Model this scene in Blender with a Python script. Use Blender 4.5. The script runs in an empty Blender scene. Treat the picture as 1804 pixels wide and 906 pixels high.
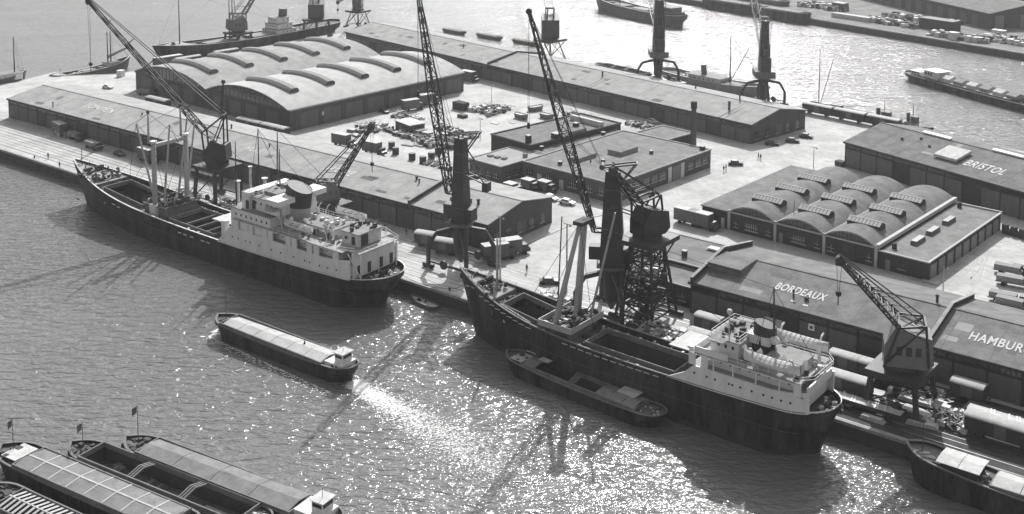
import bpy, bmesh, math, random
from mathutils import Vector, Matrix
random.seed(7)
S = bpy.context.scene
COL = S.collection
PI = math.pi

# ---------------------------------------------------------------- camera
# full-frame view camera on a 95 m tower, lens axis 6 degrees down, lower part of the plate (shift)
F_PX, PPX, PPY, YH, HC, ROLL, WPX = 2079.0, 902.0, -80.0, -300.0, 95.0, .00338, 1804.0
pit = math.atan((PPY - YH) / F_PX)
Fv = Vector((0, math.cos(pit), -math.sin(pit)))
U0 = Vector((0, math.sin(pit), math.cos(pit))); R0 = Vector((1, 0, 0))
Rv = R0 * math.cos(ROLL) + U0 * math.sin(ROLL)
Uv = -R0 * math.sin(ROLL) + U0 * math.cos(ROLL)
cd = bpy.data.cameras.new('camera'); cam = bpy.data.objects.new('camera', cd); COL.objects.link(cam)
cam.matrix_world = Matrix(((Rv.x, Uv.x, -Fv.x, 0), (Rv.y, Uv.y, -Fv.y, 0), (Rv.z, Uv.z, -Fv.z, HC), (0, 0, 0, 1)))
cd.sensor_width = 36; cd.lens = 36 * F_PX / WPX
cd.shift_y = (PPY - 453) / WPX; cd.shift_x = 0
cd.clip_start = 1; cd.clip_end = 12000
S.camera = cam
# ---------------------------------------------------------------- sky, sun, exposure
SUN_AZ, SUN_EL = math.radians(9.5), math.radians(39.5)
w = bpy.data.worlds.new('World'); S.world = w; w.use_nodes = True
nt = w.node_tree; nt.nodes.clear()
sk = nt.nodes.new('ShaderNodeTexSky'); sk.sky_type = 'NISHITA'; sk.sun_disc = False
sk.sun_elevation = SUN_EL; sk.sun_rotation = SUN_AZ; sk.dust_density = 4; sk.air_density = 1.5
bw = nt.nodes.new('ShaderNodeRGBToBW'); bg = nt.nodes.new('ShaderNodeBackground'); ow = nt.nodes.new('ShaderNodeOutputWorld')
bg.inputs[1].default_value = .14
nt.links.new(sk.outputs[0], bw.inputs[0]); nt.links.new(bw.outputs[0], bg.inputs[0]); nt.links.new(bg.outputs[0], ow.inputs[0])
sd = bpy.data.lights.new('sun', 'SUN'); sd.energy = 4.8; sd.angle = math.radians(.53); sd.color = (1, .995, .985)
sun = bpy.data.objects.new('sun', sd); COL.objects.link(sun)
sun.rotation_euler = Vector((-math.sin(SUN_AZ) * math.cos(SUN_EL), -math.cos(SUN_AZ) * math.cos(SUN_EL), -math.sin(SUN_EL))).to_track_quat('-Z', 'Y').to_euler()
sun.location = (60, 300, 200)
S.view_settings.view_transform = 'Standard'; S.view_settings.look = 'None'
S.view_settings.exposure = .15; S.view_settings.gamma = 1
S.render.engine = 'CYCLES'

# ---------------------------------------------------------------- places
TH = math.radians(-38)
UA = Vector((math.cos(TH), math.sin(TH), 0)); NB = Vector((-math.sin(TH), math.cos(TH), 0))
def ray(px, py): return Fv + (px - PPX) / F_PX * Rv - (py - PPY) / F_PX * Uv
def G(px, py, z=0):
    "point of the level plane z that the photograph shows at px, py"
    d = ray(px, py); t = (z - HC) / d.z
    return Vector((d.x * t, d.y * t, z))
ORG = G(0, 262)
def Q(a, b, z=0):
    "a metres along the front quay, b metres inland from its edge"
    v = ORG + UA * a + NB * b; return Vector((v.x, v.y, z))
WATER = -3.0

# ---------------------------------------------------------------- materials
MATS = {}
def M(name, base, rough=.7, var=.25, scale=.6, spec=.3, metal=0, bump=0, streak=0, hi=None, p0=.42):
    if name in MATS: return MATS[name]
    m = bpy.data.materials.new(name); m.use_nodes = True; t = m.node_tree; N = t.nodes; Lk = t.links
    b = N['Principled BSDF']
    tc = N.new('ShaderNodeTexCoord'); mp = N.new('ShaderNodeMapping'); Lk.new(tc.outputs['Object'], mp.inputs[0])
    if streak: mp.inputs['Scale'].default_value = (1, 1, streak)
    n1 = N.new('ShaderNodeTexNoise'); n1.inputs['Scale'].default_value = scale; n1.inputs['Detail'].default_value = 6
    n1.inputs['Roughness'].default_value = .65
    n2 = N.new('ShaderNodeTexNoise'); n2.inputs['Scale'].default_value = scale * 7; n2.inputs['Detail'].default_value = 3
    Lk.new(mp.outputs[0], n1.inputs['Vector']); Lk.new(mp.outputs[0], n2.inputs['Vector'])
    mx = N.new('ShaderNodeMath'); mx.operation = 'MULTIPLY_ADD'; mx.inputs[1].default_value = .35
    Lk.new(n2.outputs[0], mx.inputs[0]); Lk.new(n1.outputs[0], mx.inputs[2])
    r = N.new('ShaderNodeValToRGB'); e = r.color_ramp.elements
    e[0].position = .42; e[1].position = .95
    lo, hi_ = base * (1 - var), hi or min(.95, base * (1 + var)); e[0].position = p0
    e[0].color = (lo, lo, lo, 1); e[1].color = (hi_, hi_, hi_, 1)
    Lk.new(mx.outputs[0], r.inputs[0]); Lk.new(r.outputs[0], b.inputs['Base Color'])
    b.inputs['Roughness'].default_value = rough; b.inputs['Metallic'].default_value = metal
    b.inputs['Specular IOR Level'].default_value = spec
    if bump:
        bp = N.new('ShaderNodeBump'); bp.inputs['Strength'].default_value = bump; bp.inputs['Distance'].default_value = .05
        Lk.new(n2.outputs[0], bp.inputs['Height']); Lk.new(bp.outputs[0], b.inputs['Normal'])
    MATS[name] = m; return m

CONC = M('pale_concrete', .5, .9, .42, .11, .1, hi=.58)
QWALL = M('quay_wall_stone', .07, .9, .4, .5, .2, bump=.3)
ROOF = M('roofing_felt', .18, .95, .38, .35, .1, bump=.3)
ROOFV = M('bleached_roofing_felt', .44, .95, .22, .3, .1, bump=.2)
ROOFL = M('pale_roofing_felt', .33, .95, .28, .25, .1, bump=.2)
ROOFD = M('dark_roofing_felt', .14, .95, .18, .3, .1)
GRAVEL = M('gravel_roof', .2, .95, .35, .35, .1)
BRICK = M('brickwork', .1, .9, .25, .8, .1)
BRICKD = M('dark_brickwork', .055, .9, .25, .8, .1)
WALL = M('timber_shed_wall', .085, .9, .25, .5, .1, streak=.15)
DOOR = M('sliding_door_paint', .12, .8, .2, .7, .2, streak=.2)
GDOOR = M('garage_door_paint', .22, .8, .15, .7, .2, streak=.2)
STONE = M('pale_concrete_trim', .42, .8, .12, 1, .2)
WHITE = M('white_ship_paint', .8, .5, .26, .5, .4, streak=.22, hi=.86, p0=.36)
CREAM = M('weathered_white_paint', .56, .6, .3, .8, .3)
DECK = M('ship_deck', .13, .85, .35, .6, .2)
DECKL = M('pale_scrubbed_deck', .33, .85, .2, .6, .2)
HOLD = M('hold_steel', .07, .9, .4, .4, .2, streak=.4)
COAM = M('coaming_steel', .17, .8, .3, .5, .2)
HULL = M('black_hull_paint', .016, .6, .4, .3, .3, streak=.2, hi=.085, p0=.58)
HULLG = M('grey_hull_paint', .12, .6, .25, .3, .3)
BOOT = M('boot_topping_paint', .05, .7, .3, .4, .2)
CRANE = M('dark_crane_paint', .035, .6, .3, .7, .4)
CRANEG = M('grey_crane_plate', .1, .6, .2, .5, .4)
STEEL = M('rusty_steel', .06, .8, .4, 1.5, .3)
RAILM = M('worn_rail_steel', .18, .4, .2, 1, .5, metal=.6)
ROPE = M('wire_rope', .03, .8, .1, 2)
MASTP = M('buff_mast_paint', .38, .6, .12, .6, .3)
WAGON = M('wagon_timber', .05, .85, .35, 1, .2, streak=.3)
WROOF = M('wagon_roof_canvas', .32, .7, .35, .9, .3)
CANV = M('pale_canvas', .5, .85, .3, .8, .2)
CANVG = M('grey_tarpaulin', .25, .85, .2, .8, .2)
HATCHG = M('hatch_cover_grey', .19, .8, .35, .5, .25)
HATCHL = M('hatch_cover_pale', .4, .75, .25, .4, .3)
WOOD = M('weathered_timber', .25, .85, .3, 1.5, .2)
CARD = M('dark_car_paint', .04, .35, .2, 1, .5)
CARL = M('light_car_paint', .55, .4, .1, 1, .5)
GLASS = M('dark_window_glass', .03, .12, .2, 1, .6)
SKYL = M('skylight_glass', .38, .25, .15, 2, .5)
TYRE = M('tyre_rubber', .02, .8, .2, 2)
LETT = M('white_roof_lettering', .5, .7, .5, 3, .2)
LETTD = M('worn_roof_lettering', .55, .8, .3, 2, .2)
CLOTH = M('dark_work_clothes', .04, .9, .3, 3)
SKIN = M('skin', .35, .6, .1, 3)
FOAMM = M('foam', .75, .9, .2, .5, .2)

# water: real wave relief, glossy surface over dark river water
wm = bpy.data.materials.new('river_water'); wm.use_nodes = True
t = wm.node_tree; N = t.nodes; Lk = t.links; b = N['Principled BSDF']
b.inputs['Base Color'].default_value = (.145, .145, .145, 1); b.inputs['Roughness'].default_value = .09
b.inputs['IOR'].default_value = 1.33; b.inputs['Specular IOR Level'].default_value = .5
ge = N.new('ShaderNodeNewGeometry'); 
def wn(rot, sx, sy, sc, det=4, rgh=.6, dist=0):
    mp = N.new('ShaderNodeMapping'); mp.inputs['Rotation'].default_value = (0, 0, math.radians(rot)); mp.inputs['Scale'].default_value = (sx, sy, 1)
    n = N.new('ShaderNodeTexNoise'); n.inputs['Scale'].default_value = sc; n.inputs['Detail'].default_value = det
    n.inputs['Roughness'].default_value = rgh; n.inputs['Distortion'].default_value = dist
    Lk.new(ge.outputs['Position'], mp.inputs[0]); Lk.new(mp.outputs[0], n.inputs['Vector']); return n
n1 = wn(12, .45, 1, .7, 3, .5, .6); n2 = wn(-20, .5, 1, 2.0, 2, .5, .4); n3 = wn(20, .5, 1, .03, 4, .65, 1.0)
def mth(op, *a):
    m = N.new('ShaderNodeMath'); m.operation = op
    for k, v in enumerate(a):
        if isinstance(v, (int, float)): m.inputs[k].default_value = v
        else: Lk.new(v, m.inputs[k])
    return m.outputs[0]
h = mth('ADD', mth('MULTIPLY', n1.outputs[0], 1.0), mth('MULTIPLY', n2.outputs[0], .22))
amp = mth('MULTIPLY_ADD', n3.outputs[0], 1.7, .15)
h = mth('MULTIPLY', h, amp)
bp = N.new('ShaderNodeBump'); bp.inputs['Strength'].default_value = 1; bp.inputs['Distance'].default_value = .72
Lk.new(h, bp.inputs['Height']); Lk.new(bp.outputs[0], b.inputs['Normal'])

# ---------------------------------------------------------------- mesh builder
class MB:
    def __init__(s): s.v = []; s.f = []
    def face(s, *p):
        i = len(s.v); s.v += [tuple(q) for q in p]; s.f.append(tuple(range(i, i + len(p)))); return s
    def box(s, x0, y0, z0, x1, y1, z1, open_top=False):
        i = len(s.v)
        s.v += [(x0, y0, z0), (x1, y0, z0), (x1, y1, z0), (x0, y1, z0), (x0, y0, z1), (x1, y0, z1), (x1, y1, z1), (x0, y1, z1)]
        s.f += [(i, i+3, i+2, i+1), (i, i+1, i+5, i+4), (i+1, i+2, i+6, i+5), (i+2, i+3, i+7, i+6), (i+3, i, i+4, i+7)]
        if not open_top: s.f.append((i+4, i+5, i+6, i+7))
        return s
    def cbox(s, c, d): return s.box(c[0]-d[0]/2, c[1]-d[1]/2, c[2]-d[2]/2, c[0]+d[0]/2, c[1]+d[1]/2, c[2]+d[2]/2)
    def tube(s, p, q, r0, r1=None, n=8, cap=True):
        p, q = Vector(p), Vector(q); r1 = r0 if r1 is None else r1
        d = (q - p); 
        if d.length < 1e-6: return s
        d.normalize(); up = Vector((0, 0, 1)) if abs(d.z) < .95 else Vector((1, 0, 0))
        x = d.cross(up).normalized(); y = d.cross(x)
        i = len(s.v); off = PI / n
        for c, r in ((p, r0), (q, r1)):
            for k in range(n):
                a = 2 * PI * k / n + off; s.v.append(tuple(c + x * (r * math.cos(a)) + y * (r * math.sin(a))))
        for k in range(n): s.f.append((i+k, i+(k+1) % n, i+n+(k+1) % n, i+n+k))
        if cap: s.f.append(tuple(i+k for k in reversed(range(n)))); s.f.append(tuple(i+n+k for k in range(n)))
        return s
    def bar(s, p, q, w): return s.tube(p, q, w * .707, None, 4)
    def path(s, pts, r, n=6):
        for a, b in zip(pts, pts[1:]): s.tube(a, b, r, r, n)
        return s
    def prism(s, poly, x0, x1, axis='x'):
        "poly in the two other axes, pushed along axis"
        f = {'x': lambda u, v, t: (t, u, v), 'y': lambda u, v, t: (u, t, v), 'z': lambda u, v, t: (u, v, t)}[axis]
        n = len(poly); i = len(s.v)
        s.v += [f(u, v, x0) for u, v in poly] + [f(u, v, x1) for u, v in poly]
        for k in range(n): s.f.append((i+k, i+(k+1) % n, i+n+(k+1) % n, i+n+k))
        s.f.append(tuple(i+k for k in reversed(range(n)))); s.f.append(tuple(i+n+k for k in range(n)))
        return s
    def grid(s, rows, close=False):
        i = len(s.v); m = len(rows[0])
        for r in rows: s.v += [tuple(p) for p in r]
        for a in range(len(rows) - 1):
            for k in range(m - (0 if close else 1)):
                s.f.append((i+a*m+k, i+a*m+(k+1) % m, i+(a+1)*m+(k+1) % m, i+(a+1)*m+k))
        return s
    def frustum(s, c, w0, d0, z0, w1, d1, z1):
        x, y = c
        return s.grid([[(x-w/2, y-d/2, z), (x+w/2, y-d/2, z), (x+w/2, y+d/2, z), (x-w/2, y+d/2, z)] for w, d, z in ((w0, d0, z0), (w1, d1, z1))], True).face((x-w1/2, y-d1/2, z1), (x+w1/2, y-d1/2, z1), (x+w1/2, y+d1/2, z1), (x-w1/2, y+d1/2, z1))
    def ball(s, c, r, n=8, sz=1):
        rows = []
        for a in range(n // 2 + 1):
            ph = PI * a / (n // 2); rows.append([(c[0]+r*math.sin(ph)*math.cos(2*PI*k/n), c[1]+r*math.sin(ph)*math.sin(2*PI*k/n), c[2]+r*sz*math.cos(ph)) for k in range(n)])
        return s.grid(rows, True)
    def mesh(s, name, mat):
        m = bpy.data.meshes.new(name); m.from_pydata(s.v, [], s.f); m.validate()
        bm = bmesh.new(); bm.from_mesh(m); bmesh.ops.recalc_face_normals(bm, faces=bm.faces); bm.to_mesh(m); bm.free()
        if name in ('water', 'quay_ground', 'far_quay_ground') and m.polygons[0].normal.z < 0: m.flip_normals()
        m.materials.append(mat); return m
    def build(s, name, mat, parent=None, loc=(0, 0, 0), smooth=False, kind=None, label=None):
        m = s.mesh(name, mat)
        if not kind and (name.endswith('_gear') or name in ('rigging', 'guard_rail', 'hold_cargo', 'balcony_rail')): kind = 'stuff'
        if smooth:
            for p in m.polygons: p.use_smooth = True
        return link(name, m, parent, loc, kind, label)
def link(name, mesh, parent=None, loc=(0, 0, 0), kind=None, label=None, rotz=0):
    o = bpy.data.objects.new(name, mesh); COL.objects.link(o); o.parent = parent; o.location = loc
    if rotz: o.rotation_euler.z = rotz
    if kind: o['kind'] = kind
    if label: o['label'] = label
    return o
def box(*a): return MB().box(*a)
def thing(name, label, cat, loc, deg=0, group=None):
    "Empty at the base of a thing; deg is its heading against the quay line"
    o = bpy.data.objects.new(name, None); COL.objects.link(o); o.location = loc
    o.rotation_euler.z = TH + math.radians(deg); o['label'] = label; o['category'] = cat
    o.empty_display_size = .5
    if group: o['group'] = group
    return o
def dup(root, loc, deg, label, group=None):
    r = root.copy(); COL.objects.link(r); r.location = loc; r.rotation_euler.z = TH + math.radians(deg); r['label'] = label
    if group: r['group'] = group
    for ch in list(root.children):
        c = ch.copy(); COL.objects.link(c); c.parent = r
        for g in list(ch.children):
            d = g.copy(); COL.objects.link(d); d.parent = c
    return r
def single(mb, name, mat, label, cat, loc, deg=0, group=None):
    o = mb.build(name, mat, None, loc); o.rotation_euler.z = TH + math.radians(deg)
    o['label'] = label; o['category'] = cat
    if group: o['group'] = group
    return o
def pieces(name, mat, parent, mb, locs, rotz=0):
    "alike pieces sharing one mesh"
    m = mb.mesh(name, mat)
    return [link(name, m, parent, l, rotz=rotz) for l in locs]

# ---------------------------------------------------------------- water, quays, ground
wp = MB().face((-5000, -1500, 0), (5000, -1500, 0), (5000, 6000, 0), (-5000, 6000, 0)).build('water', wm, None, (0, 0, WATER), kind='structure')
def slab(name, pts, wallname, mt=None):
    "quay: paved top sheet, wall down into the water and a coping along the edge"
    P = [Q(a, b) for a, b in pts]
    MB().face(*P).build(name, mt or CONC, kind='structure')
    w_ = MB(); c_ = MB()
    for i in range(len(P)):
        p, q = P[i], P[(i+1) % len(P)]
        n = (q - p).normalized().cross(Vector((0, 0, 1)))
        w_.face(p - Vector((0, 0, .02)), q - Vector((0, 0, .02)), q + Vector((0, 0, -9)), p + Vector((0, 0, -9)))
        L = (q-p).length; k = max(1, int(L / 18))
        for j in range(k):
            s0, s1 = p.lerp(q, (j+.003)/k), p.lerp(q, (j+.997)/k)
            a_, b_ = s0 + n*.18, s1 + n*.18; a2, b2 = s0 - n*.55, s1 - n*.55
            c_.grid([[(v.x, v.y, z) for v in (a_, b_, b2, a2)] for z in (-.45, .10)], True)
            c_.face(*[(v.x, v.y, .10) for v in (a_, b_, b2, a2)])
    w_.build(wallname, QWALL, kind='structure')
    c_.build('quay_coping', STONE2, kind='structure')
STONE2 = M('coping_stone', .28, .85, .3, .6, .2)
slab('quay_ground', [(-76, 0), (-79, 30), (-84, 52), (-90, 72), (-79, 70), (-67, 84), (-69, 118), (-69, 232), (60, 209.5), (150, 197), (205, 192.5), (330, 180), (345, 0)], 'quay_wall')
slab('far_quay_ground', [(-110, 436), (16, 402), (88, 384), (197, 353), (270, 334), (330, 480), (-90, 620)], 'far_quay_wall', M('dark_paving', .2, .9, .45, .12, .1))
# shadow of wagons and crane painted as a dark sheet at the right; stains and wheel tracks on the paving
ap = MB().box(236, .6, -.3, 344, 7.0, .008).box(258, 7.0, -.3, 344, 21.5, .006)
o = ap.build('quay_shade_sheet', M('painted_quay_shade', .065, .9, .5, .3, .15), None, Q(0, 0), kind='structure'); o.rotation_euler.z = TH
st = MB(); rs = random.Random(77)
def blob(a, b, r):
    c = Q(a, b, .0045 + rs.random()*.001); p0 = rs.uniform(0, 6); el = rs.uniform(1, 2.6); n = 9; an = TH + rs.uniform(-.4, .4)
    pts = []
    for k in range(n):
        q = r*rs.uniform(.55, 1); x, y = q*el*math.cos(p0+2*PI*k/n), q*math.sin(p0+2*PI*k/n)
        pts.append((c.x + x*math.cos(an) - y*math.sin(an), c.y + x*math.sin(an) + y*math.cos(an), c.z))
    st.face(*pts)
for _ in range(420):
    a, b = rs.choice(((rs.uniform(-70, 225), rs.uniform(1, 21)), (rs.uniform(60, 200), rs.uniform(50, 165)), (rs.uniform(170, 205), rs.uniform(30, 185)), (rs.uniform(245, 300), rs.uniform(55, 120)))); blob(a, b, rs.uniform(.25, 1.5))
for _ in range(46):
    a, b = rs.choice(((rs.uniform(60, 150), rs.uniform(60, 160)), (rs.uniform(178, 200), rs.uniform(30, 180)), (rs.uniform(250, 300), rs.uniform(55, 115)))); an = rs.choice((0, 1.45)) + rs.uniform(-.35, .35); cv = rs.uniform(-.03, .03)
    for off in (-.85, .85):
        L_, R_ = [], []; x, y, d = a, b, an
        for k in range(9):
            nx, ny = -math.sin(d), math.cos(d); L_.append(Q(x+nx*(off-.13), y+ny*(off-.13), .0062)); R_.append(Q(x+nx*(off+.13), y+ny*(off+.13), .0062)); x += 3*math.cos(d); y += 3*math.sin(d); d += cv*3
        st.grid([L_, R_])
st.build('paving_stains', M('oily_paving', .37, .85, .3, .6, .2), kind='structure')
# rails let into the paving
def rails(pts_b, a0, a1, gauge, name, label_z=.0):
    for k, bb in enumerate(pts_b):
        r = bpy.data.objects.new(name, None); COL.objects.link(r); r.location = Q(a0, bb); r.rotation_euler.z = TH; r['kind'] = 'structure'
        for s in (-gauge/2, gauge/2):
            box(0, s-.07, .01, a1-a0, s+.07, .05).build('rail', RAILM, r)
rails([5.2, 8.6, 14.0, 18.0], -74, 340, 1.44, 'railway_track')
r = bpy.data.objects.new('crane_track', None); COL.objects.link(r); r.location = Q(-74, 0); r.rotation_euler.z = TH; r['kind'] = 'structure'
for bb in (2.6, 11.4): box(0, bb-.1, .01, 414, bb+.1, .07).build('rail', RAILM, r)
# paving joints: recessed dark strips beside the tracks
jm = M('paving_joint', .33, .95, .3, .5)
j = MB()
for bb in (1.3, 3.4, 6.9, 10.3, 12.4, 16.0, 20.0): j.box(-74, bb-.05, -.05, 340, bb+.05, .006)
o = j.build('paving_joints', jm, None, Q(0, 0), kind='structure'); o.rotation_euler.z = TH

# ================================================================ BUILDINGS
def lettering(text, size, loc, tilt, parent, mat=LETT, shear=0, bold=.07, sx=1.15, deg=0):
    cu = bpy.data.curves.new('lettering', 'FONT'); cu.body = text; cu.size = size; cu.extrude = .02; cu.offset = bold; cu.shear = shear; cu.space_character = 1.12
    tmp = bpy.data.objects.new('lettering', cu); COL.objects.link(tmp)
    dg = bpy.context.evaluated_depsgraph_get(); me = bpy.data.meshes.new_from_object(tmp.evaluated_get(dg))
    bpy.data.objects.remove(tmp); me.materials.clear(); me.materials.append(mat)
    o = link('lettering', me, parent, loc); o.rotation_euler = (tilt, 0, math.radians(deg)); o.scale = (sx, 1, 1); return o

FP1 = M('new_felt_patch', .14, .95, .2, .5, .1); FP2 = M('bleached_felt_patch', .3, .95, .2, .5, .1)
def gable_shed(name, label, a0, b0, length, depth, eave, ridge, deg=0, roof=ROOF, wall=WALL, door_w=5.6, hole=(), parapets=(), words=(), stubs=(), endwin=True, far_roof=None):
    t = thing(name, label, 'warehouse', Q(a0, b0), deg)
    L_, D = length, depth; mid = D/2; ov = .6
    rise = ridge - eave; sl = math.atan2(rise, mid + ov)
    wl = MB(); wl.prism([(0, 0), (D, 0), (D, eave), (mid, ridge - .15), (0, eave)], 0, L_)
    wl.build('wall', wall, t)
    def zr(y): return eave + .12 + rise * (1 - abs(y - mid)/mid)
    for s in (0, 1):
        y0, y1 = (-ov, mid) if s == 0 else (mid, D + ov)
        rf = MB().prism([(y0, zr(y0)), (y1, zr(y1)), (y1, zr(y1)+.22), (y0, zr(y0)+.22)], -.5, L_+.5)
        rf.build('roof_slope', roof if s == 0 or not far_roof else far_roof, t)
    box(-.5, mid-.35, ridge+.28, L_+.5, mid+.35, ridge+.42).build('ridge_cap', roof, t)
    MB().box(-.5, -ov-.16, eave-.28, L_+.5, -ov-.01, eave+.2).build('gutter', BRICKD, t)
    # sliding doors and the fixed bays between them
    n = int(L_ // door_w); dw = L_/n
    dmesh = box(.18, -.22, .1, dw-.18, -.06, eave-1.75).mesh('sliding_door', DOOR)
    pmesh = box(-.12, -.3, 0, .12, -.003, eave-.35).mesh('post', wall)
    smesh = MB()
    for k in range(6): smesh.box(.3+k*(dw-.4)/6, -.1, eave-1.35, .3+(k+.78)*(dw-.4)/6, -.02, eave-.55)
    smesh = smesh.mesh('clerestory_window', GLASS)
    for i in range(n):
        if i % 4 != 3 and i not in hole: link('sliding_door', dmesh, t, (i*dw, 0, 0))
        if i in hole: box(.25, -.05, .1, dw-.25, -.004, eave-1.6).build('open_doorway', HOLD, t, (i*dw, 0, 0))
        link('clerestory_window', smesh, t, (i*dw, 0, 0)); link('post', pmesh, t, (i*dw, 0, 0))
    # far long wall doors
    # gable end facing right: doors and windows
    g = MB()
    if endwin:
        for k in range(5):
            y = 2.2 + k*(D-4.4)/4.6
            fr = box(L_+.003, y, 1.2, L_+.1, y+1.7, 3.4).build('gable_window', GLASS, t)
            box(L_+.02, y-.12, 1.05, L_+.2, y+1.82, 1.2).build('sill', STONE, fr)
            MB().box(L_+.1, y+.8, 1.2, L_+.14, y+.88, 3.4).box(L_+.1, y, 2.3, L_+.14, y+1.7, 2.37).build('glazing_bar', GDOOR, fr)
        box(L_+.003, mid-1.8, 0, L_+.12, mid+1.8, 3.9).build('gable_door', DOOR, t)
    for px_, hgt in parapets:
        ys = [(-ov-.2, zr(-ov)+hgt), (mid, zr(mid)+hgt), (D+ov, zr(D+ov)+hgt), (D+ov, zr(D+ov)-.2), (mid, zr(mid)-.2), (-ov-.2, zr(-ov)-.2)]
        pp = MB().prism(ys, px_-.22, px_+.22).build('parapet', wall, t)
        for (ya, za), (yb, zb) in ((ys[0], ys[1]), (ys[1], ys[2])):
            MB().prism([(ya, za), (yb, zb), (yb, zb+.12), (ya, za+.12)], px_-.34, px_+.34).build('parapet_coping', STONE2, pp)
    for text, x, y, size, mt, sx_ in words: lettering(text, size, (x, y, zr(y)+.27), sl, t, mt, sx=sx_)
    sm_ = MB().prism([(-ov, zr(-ov)+.221), (mid-.4, zr(mid-.4)+.221), (mid-.4, zr(mid-.4)+.25), (-ov, zr(-ov)+.25)], 0, .09).mesh('felt_seam', roof)
    for k in range(1, int(L_/8)): link('felt_seam', sm_, t, (k*8.1, 0, 0))
    rp = random.Random(int(L_*7)); 
    for k in range(int(L_/9)):
        x, w_, y = rp.uniform(1, L_-6), rp.uniform(1.2, 4.5), rp.uniform(.3, mid-3.2); d_ = rp.uniform(.8, 2.6)
        MB().prism([(y, zr(y)+.222), (y+d_, zr(y+d_)+.222), (y+d_, zr(y+d_)+.236), (y, zr(y)+.236)], x, x+w_).build('felt_patch', rp.choice((FP1, FP2)), t)
    for x, y, r_, hh in stubs: MB().tube((x, y, zr(y)-.1), (x, y, zr(y)+hh), r_, r_, 8).tube((x, y, zr(y)+hh), (x, y, zr(y)+hh+.3), r_*1.5, r_*1.2, 8).build('roof_ventilator', STEEL, t)
    return t

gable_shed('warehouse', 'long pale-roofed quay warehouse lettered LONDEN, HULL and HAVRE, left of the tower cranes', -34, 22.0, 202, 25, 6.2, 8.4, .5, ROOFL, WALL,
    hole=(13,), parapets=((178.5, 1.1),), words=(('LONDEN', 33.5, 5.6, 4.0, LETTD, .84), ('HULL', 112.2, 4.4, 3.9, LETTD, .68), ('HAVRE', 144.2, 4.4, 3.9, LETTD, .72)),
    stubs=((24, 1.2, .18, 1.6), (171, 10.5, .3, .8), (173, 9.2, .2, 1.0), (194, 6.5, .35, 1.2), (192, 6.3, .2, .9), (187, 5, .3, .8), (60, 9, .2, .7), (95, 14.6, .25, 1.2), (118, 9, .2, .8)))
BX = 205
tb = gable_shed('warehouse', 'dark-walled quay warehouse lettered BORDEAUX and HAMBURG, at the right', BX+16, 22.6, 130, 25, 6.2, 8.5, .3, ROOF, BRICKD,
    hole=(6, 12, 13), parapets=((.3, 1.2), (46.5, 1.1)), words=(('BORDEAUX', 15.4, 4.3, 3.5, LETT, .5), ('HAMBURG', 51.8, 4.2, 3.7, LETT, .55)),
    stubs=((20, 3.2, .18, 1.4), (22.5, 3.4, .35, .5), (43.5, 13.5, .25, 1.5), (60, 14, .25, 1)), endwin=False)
# raised clerestory step behind the first parapet
MB().prism([(5.4, 6.9), (12.5, 8.2), (12.5, 9.1), (5.0, 9.0), (5.0, 8.8), (5.4, 8.8)], .7, 8.0).build('roof_step', ROOF, tb)
# white sign with a ring on the wall
s_ = box(24.6, -.34, 3.2, 25.8, -.24, 4.4).build('wall_sign', WHITE, tb); box(24.95, -.37, 3.5, 25.45, -.345, 4.05).build('sign_mark', HOLD, s_)
box(15.8, -.42, .9, 19.4, -.3, 3.5).build('white_doors', CANV, tb)
pm_ = MB().box(0, 0, 0, 1.0, .5, .03); pm_.build('white_patch', LETT, tb, (20.0, 1.6, 6.86)).rotation_euler.x = .17; pm_.build('white_patch', LETT, tb, (22.6, 1.3, 6.81)).rotation_euler.x = .17

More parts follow.
